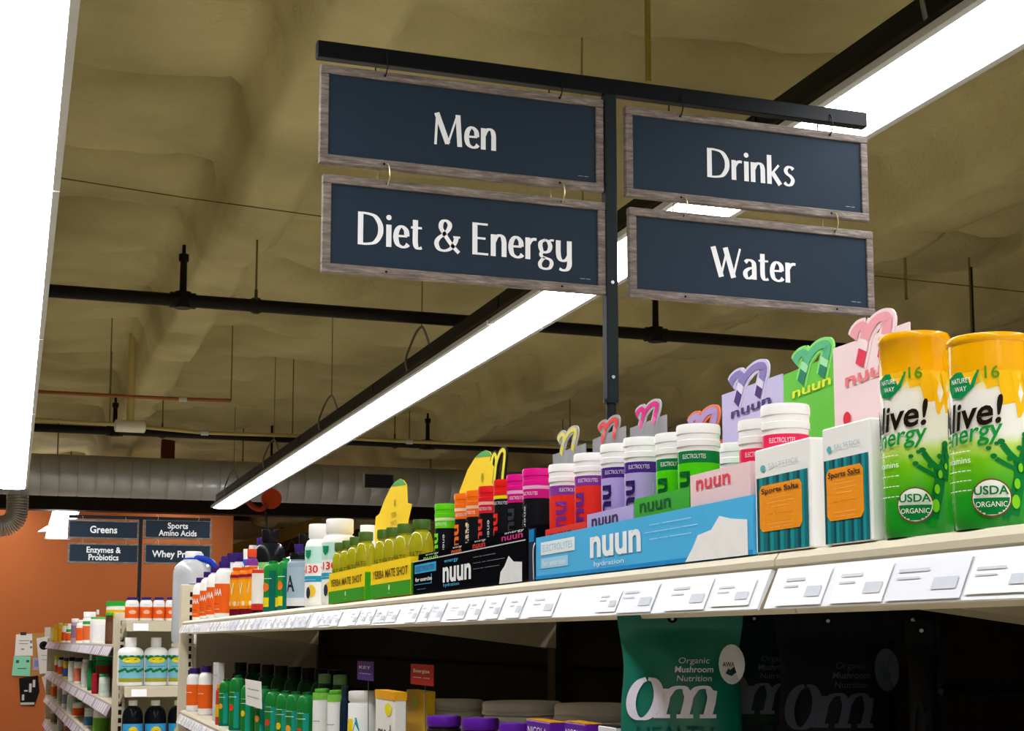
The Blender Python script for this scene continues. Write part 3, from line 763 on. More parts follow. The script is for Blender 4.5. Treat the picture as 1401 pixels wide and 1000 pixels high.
# ------------------------------------------------------------------ yellow-capped vitamin bottles
ALIVE = ramp_material('vitamin_film', [(0.0, '#0a8a22'), (.22, '#12a01c'), (.44, '#79cc16'), (.53, '#c8e66a'), (.60, '#f4f6ee'), (.86, '#f6f5ee'), (.93, '#fbe04a'), (1.0, '#ffc40c')], nscale=2.2, namt=.06, rough=.2)
YCAP = M('#ffb400', rough=.2, var=.05, spec=.35)
def alive(label, uL, uR, vt, tf):
    s, t, r = fit(uL, uR, tf)
    h = ztop((uL + uR) / 2, vt, t) - ZT
    root = gthing('vitamin_bottle', label, 'bottle', s, t, ZT, 'yellow capped vitamin bottles')
    hb = h * .80
    MB().lathe([(r * .93, 0), (r * .985, .004), (r, .01), (r, hb)], 40).build('body', ALIVE, root, True, 60)
    MB().lathe([(r * 1.0, hb), (r * 1.004, hb + .002), (r * 1.0, h * .955), (r * 1.03, h * .96), (r * 1.035, h * .985), (r * 1.0, h * .998), (r * .9, h), (r * .3, h * .995)], 40).build('cap', YCAP, root, True, 50)
    # drips of yellow print under the cap
    Yp = M('#ffc31a', rough=.2); GR = M('#159a3c', rough=.3); DG = M('#0b7a35', rough=.3); LG = M('#7ed321', rough=.3); BK = M('#1d130a', rough=.4); WH = M('#f4f6ef', rough=.4)
    mb = MB()
    for b, w, l in ((.55, .0035, .008), (.95, .004, .011), (1.35, .005, .022), (1.75, .006, .03), (2.1, .006, .02)):
        mb.ribbon([(b * r - w * .3, 0), (b * r, -l * .5), (b * r + w * .4, -l)], w, mC(r, 0, hb), .0005)
    mb.build('print_drips', Yp, root)
    mb = MB(); mb.text('Alive!', mC(r, .14, h * .575), h=.0175, width=.052, bold=.02, shear=.25, rot=math.radians(7), d=.0012); mb.build('lettering', BK, root)
    mb = MB(); mb.text('energy', mC(r, .30, h * .485), h=.0125, width=.044, bold=.012, shear=.25, rot=math.radians(7), d=.0012); mb.build('lettering', GR, root)
    mb = MB(); mp = mC(r, .22, h * .735); mb.fan([(-.012, .006), (-.004, .009), (.013, .009), (.009, -.002), (.0, -.009), (-.009, -.007), (-.012, -.001)], mp, .001); e = mb.build('leaf_badge', M('#0f8f52', rough=.3), root)
    for k, w_ in enumerate(("NATURE'S", 'WAY')):
        mb = MB(); mb.text(w_, mp, h=.0034, width=(.015, .009)[k], d=.0016, cb=.003 - k * .0055); mb.build('badge_lettering', WH, e)
    mb = MB(); mb.text('16', mC(r, 1.0, h * .79), h=.008, bold=.01, d=.0012); mb.build('lettering', M('#5a9a10', rough=.3), root)
    mb = MB()
    for k, (z, w_) in enumerate(((.40, '-------'), (.35, 'vitamins'), (.30, '------'), (.25, '-------'), (.2, '------'))):
        mb.text(w_, mC(r, .0, h * z), h=.0042, width=.022, d=.0011)
    mb.build('small_print', WH, root)
    # splashing plant figure
    mb = MB(); mpl_ = mC(r, 1.5, h * .265); mp = lambda a, b, d: mpl_(a * .7, b * .58, d * .6)
    dd = .0006
    for pts, w in ((spl([(-.005, -.045), (.0, -.02), (.004, .0), (.003, .02)]), .0062), (spl([(.003, .015), (-.006, .024), (-.012, .034)]), .003), (spl([(.004, .012), (.010, .026), (.012, .042)]), .004),
                   (spl([(.0, .006), (-.010, .012), (-.018, .018)]), .0024), (spl([(.012, .0), (.014, .02), (.013, .04)]), .0026), (spl([(-.012, -.05), (-.004, -.03), (.006, -.012)]), .003)):
        dd += .00008; mb.ribbon(pts, w, mp, dd, 0)
    for a, b, q in ((-.013, .037, .0034), (.012, .045, .0042), (-.020, .021, .003), (-.017, .035, .0022), (.014, .03, .0034), (.004, .03, .003), (-.006, .018, .003), (.008, .006, .0032), (-.024, .03, .0024)):
        dd += .00008; mb.disc(a, b, q, q, mp, dd, 0, 10)
    for a, b, q in ((.0, -.01, .003), (.004, .008, .0026), (-.002, -.03, .004), (.011, .018, .002)):
        dd += .00008; mb.disc(a, b, q, q * 2, mp, dd, 1, 10)
    mb.build('plant_print', [DG, LG], root)
    mb = MB(); mp = mC(r, .88, h * .15); R = .0125
    mb.disc(0, 0, R, R, mp, .0010, 0, 28); mb.disc(0, 0, R * .92, R * .92, mp, .0013, 1, 28)
    for q in range(8):
        c0, c1 = -R * .86 * (q + 1) / 8, -R * .86 * q / 8; ww = math.sqrt(max(0, (R * .86) ** 2 - ((c0 + c1) / 2) ** 2))
        mb.patch(-ww, ww, c0, c1, mp, .0017, 2, n=8)
    mb.text('USDA', mp, h=.0055, bold=.02, d=.0022, cb=.0048, m=2); mb.text('ORGANIC', mp, h=.0035, width=.018, d=.0026, cb=-.0042, m=1)
    mb.build('seal', [M('#7a4a28', rough=.4), WH, DG], root)
alive('green and yellow vitamin bottle, the left one of two, beside the white salts box', 1214, 1312, 456, .004)
alive('green and yellow vitamin bottle cut off by the right edge', 1310, 1424, 459, .004)

# ------------------------------------------------------------------ flat cartons standing on the deck
def carton(name, label, cat, s0, s1, t0, t1, z0, z1, mats, group=None, bev=.0012):
    """s0 far end, s1 near end; faces: front (aisle), end (towards the viewer)"""
    root = gthing(name, label, cat, (s0 + s1) / 2, t0, z0, group)
    L = abs(s0 - s1) / 2
    MB().bbox(0, t1 - t0, -L, L, 0, z1 - z0, bev).build('box', mats, root)
    return root, L, z1 - z0
def salts(label, uF, uN, uE, vt, vb):
    tf = .006
    s0, zt_ = gp(uF, vt, tf); s1, _ = gp(uN, vt, tf)
    # depth of the end face from its right-hand edge pixel
    d = ray(uE, 870); k = (s1 * CP) / d.y; p = d * k; dep = max(.015, (p.x - X0) * CP - p.y * SP - tf)
    root, L, h = carton('salts_box', label, 'box', s0, s1, tf, tf + dep, ZT, zt_, M('#f3f4f3', rough=.18, var=.02), 'white salts boxes')
    mp = mX(0, 0, 0)
    TE = M('#0d6f78', rough=.35); TE2 = M('#14929a', rough=.35); TE3 = M('#0a4a55', rough=.35)
    mb = MB(); n = 5; w = 2 * L * .92 / n
    for i in range(n):
        a = -L * .92 + i * w
        mb.patch(a, a + w * .28, h * .01, h * .72, mp, .0004, 2); mb.patch(a + w * .28, a + w * .62, h * .01, h * .72, mp, .0004, 1); mb.patch(a + w * .62, a + w, h * .01, h * .72, mp, .0004, 0)
    mb.build('tube_picture', [TE, TE2, TE3], root)
    mb = MB(); c = .004; a0, a1, b0, b1 = -L * .80, L * .72, h * .20, h * .64
    mb.card([(a0 + c, b0), (a1 - c, b0), (a1, b0 + c), (a1, b1 - c), (a1 - c, b1), (a0 + c, b1), (a0, b1 - c), (a0, b0 + c)], mp, .0003, .0009)
    lb = mb.build('orange_label', M('#f3981c', rough=.4), root)
    mb = MB(); ca = (a0 + a1) / 2
    mb.text('Sports Salts', mp, h=h * .048, width=(a1 - a0) * .88, bold=.02, d=.0014, ca=ca, cb=h * .585); mb.build('lettering', M('#3a2614', rough=.5), lb)
    mb = MB()
    for z, w, x in ((.51, .5, '-----------'), (.47, .62, '-----------'), (.43, .4, '--------'), (.27, .6, '------- ----------'), (.235, .5, '------ ----')):
        mb.text(x, mp, h=h * .018, width=(a1 - a0) * w, d=.0014, ca=ca, cb=h * z)
    mb.build('small_print', M('#f9d9a4', rough=.5), lb)
    mb = MB()
    mb.text('--- --------', mp, h=h * .02, width=(a1 - a0) * .62, d=.0014, ca=ca, cb=h * .36); mb.build('small_print', M('#5a3510', rough=.5), lb)
    mb = MB(); mb.text('SALTSTICK', mp, h=h * .045, width=L * 1.1, d=.0008, ca=L * .1, cb=h * .82); mb.build('lettering', M('#b7c8cf', rough=.4), root)
    mb = MB(); mb.disc(-L * .66, h * .81, L * .1, h * .03, mp, .0008, 0, 12); mb.build('logo_mark', M('#56b6c0', rough=.4), root)
    return root
salts('white box of teal tubes with orange label, the left of two', 1032, 1108, 1122, 617, 757)
salts('white box of teal tubes with orange label, next to the vitamin bottles', 1124, 1190, 1217, 588, 747)

# ------------------------------------------------------------------ logo letter n
N_STEM = spl([(.0, .0), (.07, .30), (.13, .58), (.15, .76), (.10, .90)])
N_EAR = spl([(.12, .93), (.02, .93), (-.07, .84), (-.12, .70)])
N_ARCH = spl([(.14, .60), (.24, .78), (.38, .93), (.52, .97), (.62, .88), (.62, .70), (.57, .45), (.49, .0)])
def logo(mb, mp, ca, cb, k, wx, wid, m=0, d=.001, th=0.0, mfun=None):
    T = lambda P: [(ca + x * k * wx, cb + y * k) for x, y in P]
    f = (lambda y: mfun((y - cb) / k)) if mfun else None
    mb.ribbon(T(N_EAR), wid, mp, d + .00006, m, th, f); mb.ribbon(T(N_STEM), wid, mp, d, m, th, f); mb.ribbon(T(N_ARCH), wid, mp, d + .00003, m, th, f)
def tray(name, label, cat, uL, uR, t0, dep, hfront, hback, zb, matF, matI, head=None, lip=None, group=None, sides=True):
    """open carton: base, front flap, two sides, back flap and optional header card"""
    s0, _ = gp(uL, 800, t0); s1, _ = gp(uR, 800, t0)
    L = (s0 - s1) / 2 - .0008
    root = gthing(name, label, cat, (s0 + s1) / 2, t0, zb, group)
    e = .0015
    MB().box(0, dep, -L, L, 0, e).build('base', matI, root)
    MB().box(0, e, -L, L, e, hfront).build('front_flap', matF, root)
    if sides:
        for y in (-L, L - e):
            MB().add([(e, y, e), (dep, y, e), (dep, y, hback), (dep * .45, y, hfront * 1.02), (e, y, hfront)] + [(e, y + e, e), (dep, y + e, e), (dep, y + e, hback), (dep * .45, y + e, hfront * 1.02), (e, y + e, hfront)],
                     [(0, 1, 2, 3, 4), (9, 8, 7, 6, 5), (0, 5, 6, 1), (1, 6, 7, 2), (2, 7, 8, 3), (3, 8, 9, 4), (4, 9, 5, 0)]).build('side_flap', matF, root)
    MB().box(dep, dep + e, -L, L, 0, hback).build('back_flap', matI, root)
    return root, L, (s0 + s1) / 2
def flap_text(root, body, L, h, mat, cb, width, hh, ca=0, bold=.015):
    mb = MB(); mb.text(body, mX(0, 0, 0), h=hh, width=width, bold=bold, d=.0006, ca=ca, cb=cb); mb.build('lettering', mat, root)
def header(root, L, tdep, smid, zb, uvs, matC, nbody, nmats, matO, wordm=None, word='nuun', thr=(.32, .55), wid=.0075, logo_u=None, logo_v=None):
    """header card rising at the back of a carton. uvs: v of the card's top-left and top-right corners; logo_v: (v bottom, v top)"""
    t = tdep
    y2 = lambda s: s - smid
    hl = gp(*uvs[0], t)[1] - zb; hr = gp(*uvs[1], t)[1] - zb
    aL, aR = -(gp(uvs[0][0], 800, t)[0] - smid), -(gp(uvs[1][0], 800, t)[0] - smid)
    mp = mX(t, 0, 0)
    mpl = lambda a, b, d: (0, 0, 0)
    t0 = root['t0']
    mp = mX(t - t0, 0, 0)
    mb = MB(); mb.card([(aL, 0), (aR, 0), (aR, hr), (aL, hl)], mp, .0016, 0); hd = mb.build('header_card', matC, root)
    if logo_u:
        sb, zb0 = gp(logo_u[0], logo_v[0], t); s2, z1 = gp(logo_u[1], logo_v[1], t)
        k = (z1 - zb0) / 1.0; ca = -(sb - smid); wx = ((sb - s2)) / (.74 * k)
        cb = zb0 - zb
        mb = MB(); logo(mb, mp, ca, cb, k, wx, (wid + .0045, wid * .5 + .003), 0, .0004, .0018); mb.build('logo_backing', matO, hd)
        mb = MB(); logo(mb, mp, ca, cb, k, wx, (wid, wid * .5), 0, .0010, 0, mfun=lambda y: 0 if y < thr[0] else (1 if y < thr[1] else 2)); mb.build('logo', nmats, hd)
        if wordm:
            mb = MB(); mb.text(word, mp, h=k * .32, width=(aR - aL) * .66, bold=.02, shear=.12, d=.0012, ca=(aL + aR) / 2, cb=cb - k * .22, rot=math.radians(2)); mb.build('lettering', wordm, hd)
    return hd
TD = .0075
def hydration_display():
    ub, un, tf = 741, 1032, .006
    BL = M('#4fb9ef', rough=.3, var=.05, scale=12); BL2 = M('#1d8fd6', rough=.35); WB = M('#f2f8fd', rough=.35); NV = M('#10233f', rough=.4)
    root, L, sm = tray('display_tray', 'light blue nuun display tray holding four bright cartons', 'display tray', 733, un, tf, .17, .050, .04, ZT, BL, BL)
    mp = mX(0, 0, 0)
    mb = MB(); mb.patch(-L * .93, -L * .52, .028, .043, mp, .0005, sh=0); b = mb.build('text_band', WB, root)
    mb = MB(); mb.text('ELECTROLYTES', mp, h=.008, width=L * .36, d=.0009, ca=-L * .725, cb=.0355); mb.build('lettering', M('#9bd3f2', rough=.4), b)
    mb = MB(); mb.patch(-L * .93, -L * .60, .012, .024, mp, .0005); b = mb.build('text_band', M('#a9daf6', rough=.35), root)
    mb = MB(); mb.text('for exercise', mp, h=.006, width=L * .28, d=.0009, ca=-L * .765, cb=.018); mb.build('lettering', WB, b)
    mb = MB(); mb.text('nuun', mp, h=.031, width=L * .50, bold=.03, d=.0008, ca=-L * .10, cb=.0325); mb.build('lettering', WB, root)
    mb = MB(); mb.text('hydration', mp, h=.005, width=L * .3, d=.0008, ca=-L * .16, cb=.0095); mb.build('small_print', WB, root)
    mb = MB()
    for z, x in ((.041, '----- -------------'), (.034, '----- ----------- ------- ----------'), (.027, '----- ----- ------------')): mb.text(x, mp, h=.0042, width=L * (.44 if len(x) > 30 else .34), d=.0008, ca=L * .40, cb=z)
    mb.build('small_print', M('#cfeafa', rough=.4), root)
    mb = MB(); mb.card([(L * .52, .0), (L * .97, .0), (L * .97, .030), (L * .86, .033), (L * .78, .037), (L * .72, .026), (L * .62, .023), (L * .58, .012)], mp, .0003, .0008); mb.build('splash_print', M('#f4f5f4', rough=.35), root)
    mb = MB(); mb.patch(-L, L, 0.0, .004, mp, .0005); mb.build('base_stripe', BL2, root)
    # dark far end flap with blue stripes and a white curve
    mb = MB(); mb.box(-.001, .0006, L, L + .022, 0.0, .062); f = mb.build('end_flap', NV, root)
    for q in range(3):
        mb = MB(); mb.box(-.0022, -.001, L + .004 + q * .006, L + .0065 + q * .006, .046, .061); mb.build('stripe', BL2, f)
    mb = MB(); mb.ribbon(spl([(-L - .004, .0), (-L - .006, .03), (-L - .004, .04), (-L + .002, .044)]), .0012, mp, .0016); mb.build('white_curve', WB, f)
    C = [('red', 746, 803, '#ee3a2e', '#f05a44', .057), ('lavender', 803.5, 868, '#b9aee0', '#cfc7ee', .064), ('green', 868.5, 945, '#3fae3a', '#6fd04a', .069), ('pink', 946, 1030, '#f2d3d6', '#f7dfe2', .079)]
    heads = {'red': dict(t=.172, c=[(938, 606), (992, 600)], lu=(950, 984), lv=(606, 557), n=('#f0643c', '#a58fd0', '#b9a3dc'), o='#f58a66', w=None),
             'lavender': dict(t=.160, c=[(992, 539), (1076, 509)], lu=(1008, 1052), lv=(553, 494), n=('#57377f', '#e6e2f5', '#8f84c0'), o='#d9d4f3', w='#4d3a78'),
             'green': dict(t=.155, c=[(1078, 511), (1160, 478)], lu=(1096, 1139), lv=(524, 465), n=('#2d8a6a', '#a9ecb4', '#5fc08a'), o='#8fe87a', w='#eaf03a'),
             'pink': dict(t=.125, c=[(1148, 474), (1255, 436)], lu=(1177, 1222), lv=(500, 426), n=('#e8415c', '#fbe3e6', '#f2a6b0'), o='#fbdfe3', w='#ef7f86')}
    for nm, a, b, cf, ch, hf in C:
        r2, L2, sm2 = tray('flavour_carton', nm + ' nuun carton with header card in the blue display tray', 'carton', a, b, .0135, .13, hf, .07, ZT + .002, M(cf, rough=.35, var=.03), M(ch, rough=.4, var=.03), group='cartons in the blue display tray')
        r2['t0'] = .0135
        dk = {'red': '#5a2a6a', 'lavender': '#2d2150', 'green': '#0d5a30', 'pink': '#e8415c'}[nm]
        flap_text(r2, 'nuun', L2, hf, M(dk, rough=.4), hf - .0085, L2 * 1.15, .0135, ca=-L2 * .2)
        H = heads[nm]
        header(r2, L2, H['t'], sm2, ZT + .002, H['c'], M(ch, rough=.4, var=.03), None, [M(x, rough=.35) for x in H['n']], M(H['o'], rough=.4), M(H['w'], rough=.4) if H['w'] else None, logo_u=H['lu'], logo_v=H['lv'], wid=TD)
        if nm == 'pink':
            q, zq = gp(1160, 573, .125)
            mb = MB(); mb.disc(-(q - sm2), zq - ZT - .002, .0065, .0065, mX(.125 - .0135), .001, n=18); mb.build('round_mark', M('#e2323f', rough=.4), r2)
hydration_display()
def tube(label, uL, uR, vt, tf, body, band, capm, ink, group, word='nuun', be=.55, rings=None, extra=None):
    s, t, r = fit(uL, uR, tf)
    r /= 1.05
    zb = ZT + .0055
    h = ztop((uL + uR) / 2, vt, t) - zb
    root = gthing('tablet_tube', label, 'tube', s, t, zb, group)
    hc = h - .026
    MB().lathe([(r * .95, 0), (r, .003), (r, hc - .012)], 28).build('body', M(body, rough=.25, var=.04, scale=25), root, True)
    MB().lathe([(r * 1.002, hc - .012), (r * 1.002, hc - .0005)], 28).build('band', M(band, rough=.25, var=.03), root, True)
    MB().lathe([(r * .97, hc - .001), (r * .98, hc + .004), (r * 1.04, hc + .0045), (r * 1.045, hc + .010), (r * 1.015, hc + .0105), (r * 1.015, hc + .016), (r * 1.055, hc + .0165), (r * 1.055, h - .003), (r * 1.02, h - .0004), (r * .5, h)], 28).build('cap', M(capm, rough=.3, var=.02), root, True)
    if rings: MB().lathe([(r * 1.03, hc - .0005), (r * 1.03, hc + .004)], 28).build('seal_ring', M(rings, rough=.3), root, True)
    mb = MB(); mb.text(word, mC(r, be, hc - .018 - .036), h=r * .82, width=.068, rot=-math.pi / 2, bold=.03, d=.0012); mb.build('lettering', M(ink, rough=.35), root)
    if extra:
        mb = MB(); mb.text(extra[0], mC(r, be + extra[2], hc - .042), h=r * .22, width=.04, rot=-math.pi / 2, d=.0013); mb.build('small_print', M(extra[1], rough=.4), root)
    mb = MB()
    mb.text('ELECTROLYTES', mC(r, be + .35, hc - .006), h=.0042, width=r * 1.1, d=.0012); mb.build('band_print', M('#e9e4ee', rough=.4), root)
    return root
GH = 'tubes in the blue display'
tube('white nuun tube with a pink band, front one behind the salts box', 1046, 1116, 553, .018, '#f4e9ea', '#ee2f5b', '#f5f5f5', '#e8415c', GH)
tube('white nuun tube with a pink band, partly hidden by its twin', 1014, 1077, 574, .020, '#f4e9ea', '#ee2f5b', '#f5f5f5', '#e8415c', GH)
tube('lime green nuun tube, the front of the two', 928, 991, 581, .018, '#4fcf10', '#0d7a3a', '#f5f5f5', '#0b5a2c', GH, extra=('----- -------', '#9fe84a', 1.1))
tube('lime green nuun tube, the rear of the two, next to the lavender tube', 898, 957, 593, .020, '#4fcf10', '#0d7a3a', '#f5f5f5', '#0b5a2c', GH)
tube('lavender nuun tube, the front of the two', 854, 912, 599, .018, '#b3a3dc', '#4a2a86', '#f5f5f5', '#2d1c5c', GH, extra=('----- ---------', '#efeaf8', 1.1))
tube('lavender nuun tube, the rear of the two, next to the red tube', 822, 878, 608, .020, '#b3a3dc', '#4a2a86', '#f5f5f5', '#2d1c5c', GH)
tube('red nuun tube with a purple band, the front of the two', 785, 840, 621, .018, '#e8352a', '#8a3a9a', '#f5f5f5', '#6a2a86', GH)
tube('red nuun tube with a purple band, the rear and leftmost in the blue display', 750, 804, 636, .020, '#e8352a', '#8a3a9a', '#f5f5f5', '#7a2f8c', GH, be=1.0)
tube('white capped tube with a dark green band deep behind the lime green tube', 986, 1040, 606, .10, '#2f9a3a', '#0b5a2c', '#f5f5f5', '#0b5a2c', GH)

def energy_display():
    BKM = M('#0e0f13', rough=.6, var=.1, spec=0.0); BK2 = M('#1a1b20', rough=.6, spec=0.0); BLU = M('#22a3dc', rough=.35); WB = M('#eef2f5', rough=.4); LB = M('#4fb9ef', rough=.4)
    root, L, sm = tray('display_tray', 'black nuun energy display tray beside the blue one', 'display tray', 565, 720, .006, .17, .051, .04, ZT, BKM, BK2)
    mp = mX(0, 0, 0)
    mb = MB(); mb.patch(-L * .96, -L * .5, .031, .045, mp, .0005); b = mb.build('text_band', BLU, root)
    mb = MB(); mb.text('ELECTROLYTES', mp, h=.0075, width=L * .4, d=.0009, ca=-L * .73, cb=.038); mb.build('lettering', M('#0d3f66', rough=.4), b)
    mb = MB(); mb.text('for exercise', mp, h=.006, width=L * .36, bold=.02, d=.0008, ca=-L * .76, cb=.0215); mb.build('lettering', WB, root)
    mb = MB(); mb.patch(-L * .96, -L * .6, .0135, .0145, mp, .0006); mb.patch(-L * .6, -L * .588, .0135, .028, mp, .0006); mb.build('rule', BLU, root)
    mb = MB(); mb.text('nuun', mp, h=.030, width=L * .52, bold=.03, d=.0008, ca=-L * .10, cb=.0275); mb.build('lettering', WB, root)
    mb = MB(); mb.text('energy', mp, h=.005, width=L * .26, d=.0008, ca=-L * .2, cb=.043); mb.text('hydration', mp, h=.005, width=L * .3, d=.0008, ca=-L * .2, cb=.008); mb.text('-----', mp, h=.004, width=L * .18, d=.0008, ca=-L * .8, cb=.007); mb.build('small_print', LB, root)
    mb = MB()
    for z, w in ((.041, .36), (.033, .5), (.025, .42)): mb.text('------ --- -------------', mp, h=.004, width=L * w, d=.0008, ca=L * .2 + L * w * .5, cb=z)
    mb.build('small_print', M('#a9adb5', rough=.4), root)
    mb = MB(); mb.card([(L * .62, .0), (L * .95, .0), (L * .95, .024), (L * .83, .026), (L * .76, .034), (L * .70, .022), (L * .64, .015)], mp, .0003, .0008); mb.build('splash_print', M('#e6e8ea', rough=.4), root)
    mb = MB(); mb.patch(-L, L, .0495, .051, mp, .0006); mb.build('edge_line', M('#c9ccd2', rough=.4), root)
    mb = MB(); mb.box(-.0005, .16, -L - .012, -L - .0105, 0, .064); f = mb.build('end_flap', M('#0f1a33', rough=.4), root)
    for q in range(3):
        mb = MB(); mb.box(.006 + q * .008, .009 + q * .008, -L - .0128, -L - .012, .03, .063); mb.build('stripe', BLU, f)
    C = [('lime', 572, 612, .060, '#7fe024'), ('orange', 612.5, 640, .062, '#f26a22'), ('red', 640.5, 675, .064, '#e83a2e'), ('magenta', 675.5, 735, .066, '#d81f86')]
    heads = {'lime': dict(t=.100, c=[(668, 668), (700, 655)], lu=(676, 694), lv=(664, 612), n=('#f3e81c', '#f3e81c', '#f3e81c'), o='#1b1b1e'),
             'orange': dict(t=.170, c=[(757, 622), (802, 606)], lu=(768, 792), lv=(622, 584), n=('#f0e41c', '#cfcfae', '#efe46a'), o='#b9bcc0'),
             'red': dict(t=.178, c=[(812, 601), (857, 582)], lu=(824, 848), lv=(606, 570), n=('#f0564e', '#f4867a', '#ef4a48'), o='#a9abb0'),
             'magenta': dict(t=.178, c=[(864, 585), (914, 566)], lu=(876, 904), lv=(586, 548), n=('#f06ab0', '#e83a98', '#e81f8c'), o='#c2c4c8')}
    SIL = M('#a2a5aa', rough=.35, metal=.1, var=.35, scale=30)
    for nm, a, b, hf, col in C:
        r2, L2, sm2 = tray('flavour_carton', nm + ' nuun energy carton in the black display tray', 'carton', a, b, .0135, .13, hf, .07, ZT + .002, BKM, BK2, group='cartons in the black display tray')
        r2['t0'] = .0135
        flap_text(r2, 'nuun', L2, hf, M(col, rough=.4), hf - .008, L2 * 1.0, .0085, ca=-L2 * .1)
        mb = MB(); mb.text('energy', mX(), h=.003, width=L2 * .9, d=.0006, ca=0, cb=hf - .0025); mb.build('small_print', WB, r2)
        H = heads[nm]
        header(r2, L2, H['t'], sm2, ZT + .002, H['c'], BK2 if nm == 'lime' else SIL, None, [M(x, rough=.35) for x in H['n']], M(H['o'], rough=.4), None, logo_u=H['lu'], logo_v=H['lv'], wid=.0058)
energy_display()
GE = 'tubes in the black display'
EB = '#17181d'
tube('black nuun energy tube with magenta cap, beside the red tubes', 714, 759, 642, .018, EB, '#d41a86', '#e0178c', '#2a2c33', GE, rings='#e9a9d0', extra=('energy', '#e9e9ee', .0), be=.3)
tube('black nuun energy tube with magenta cap, half hidden by its twin', 692, 734, 650, .030, EB, '#d41a86', '#e0178c', '#3a3c44', GE, rings='#e9a9d0', be=.6)
tube('black nuun energy tube with red cap and yellow ring', 674, 714, 657, .018, EB, EB, '#e2231c', '#e2231c', GE, rings='#e6d81c', be=.35)
tube('black nuun energy tube with crimson cap', 653, 692, 666, .018, EB, '#d41f2c', '#e0222c', '#e03a34', GE, rings='#f2a9a4', extra=('energy', '#e9e9ee', .7), be=.35)
tube('black nuun energy tube with orange cap next to the crimson one', 636, 673, 672, .020, EB, '#f2711c', '#f5741a', '#d9c9a0', GE, rings='#f9c9a0', extra=('energy', '#e9e9ee', .3), be=.1)
tube('black nuun energy tube with orange cap next to the lime one', 620, 656, 676, .018, EB, '#f2711c', '#f5741a', '#f2711c', GE, rings='#f9d9b8', be=.45)
tube('black nuun energy tube with lime green cap, leftmost in the black display', 593, 629, 690, .018, EB, '#6fdc1c', '#62d41a', '#6fdc1c', GE, rings='#d9f4b4', extra=('energy', '#e9e9ee', .7), be=.35)

# ------------------------------------------------------------------ yerba mate shots
YEL = M('#fbd600', rough=.5, var=.03, spec=.1); GRN = M('#2f9a1c', rough=.5, var=.05, spec=.1); OLV = M('#a6a318', rough=.15, var=.15, scale=40, spec=.35); OCAP = M('#4a6c26', rough=.35, var=.08, spec=.3)
def yerba_tray(label, uL, uR):
    root, L, sm = tray('display_tray', label, 'display tray', uL, uR, .004, .13, .060, .05, ZT, YEL, YEL)
    mp = mX()
    MB().patch(-L, L, .0005, .024, mp, .0005).build('green_band', GRN, root)
    MB().box(.0005, .129, -L - .0008, -L - .0001, 0, .05).build('green_side', GRN, root)
    mb = MB(); mb.text('YERBA MATE SHOT', mp, h=.0135, width=L * 1.75, bold=.012, d=.0008, cb=.040); mb.build('lettering', M('#5a4a10', rough=.4), root)
    mb = MB(); mb.disc(0, .016, .006, .005, mp, .0009, n=12); mb.text('-------', mp, h=.004, width=.02, d=.001, cb=.007); mb.build('logo_mark', M('#d9ecc8', rough=.4), root)
    return root, L, sm
ra, La, sa = yerba_tray('yellow and green yerba mate shot tray beside the black display', 507, 562)
rb, Lb, sb_ = yerba_tray('yellow and green yerba mate shot tray beside the white bottles', 450, 499)
def yerba_card(root, sm, t, P, grn_v):
    pts = []
    for u, v in P:
        s, z = gp(u, v, t); pts.append((-(s - sm), z - ZT))
    mp = mX(t - .004)
    mb = MB(); mb.card(pts, mp, .0015, 0); hd = mb.build('header_card', YEL, root)
    top = [p for p, q in zip(pts, P) if q[1] <= grn_v]
    mb = MB(); mb.card(top, mp, .0002, .0006); mb.build('green_tip', M('#4aa84a', rough=.4), hd)
    cx = sum(p[0] for p in pts) / len(pts); zt_ = max(p[1] for p in pts)
    mb = MB()
    mb.disc(cx + .012, zt_ - .045, .006, .008, mp, .0008, n=12)
    for k, w in enumerate(('YERBA', 'MATE', 'SHOT')): mb.text(w, mp, h=.011, width=.05, d=.0008, ca=cx + .003, cb=zt_ - .068 - k * .017)
    mb.build('lettering', M('#b09a14', rough=.4), hd)
yerba_card(ra, sa, .157, [(640, 685), (628, 674), (632, 663), (640, 642), (650, 626), (658, 619), (664, 616), (670, 618), (673, 624), (674, 638), (677, 640), (673, 672), (672, 685)], 626)
yerba_card(rb, sb_, .125, [(520, 760), (512, 738), (514, 707), (519, 703), (526, 684), (535, 666), (541, 659), (547, 655), (552, 657), (556, 663), (557, 688), (563, 690), (556, 722), (550, 760)], 666)
def shot(label, uc, w, vt, tf):
    s, t, r = fit(uc - w / 2, uc + w / 2, tf)
    h = ztop(uc, vt, t) - ZT - .003
    root = bottle('shot_bottle', label, 'bottle', s, t, ZT + .003, r, h, OLV, OCAP, cap=(r * .74, h * .135), sh=.26, neck=r * .62, group='yerba mate shot bottles')
    MB().patch(-2.4 * r, 2.4 * r, h * .12, h * .5, mC(r, .5), .0005, n=14).build('label', M('#a8a61e', rough=.3, var=.1), root, True)
    MB().text('MATE', mC(r, .7, h * .52), h=.010, width=.026, d=.0011).build('lettering', M('#5c6010', rough=.4), root)
    MB().lathe([(r * .7, h * .80), (r * .74, h * .81), (r * .7, h * .82)], 20).build('neck_ring', OCAP, root, True)
    return root
names = ['nearest the black display', 'second from the black display', 'third from the black display', 'fourth from the black display']
for k, (u, w, v) in enumerate(((576, 34, 711), (553, 31, 717), (537, 29, 722), (524, 27, 725))):
    shot('olive shot bottle in the right yerba tray, ' + names[k], u, w, v, .014 + .004 * k)
nl = ['front one', 'second one', 'third one', 'rearmost one']
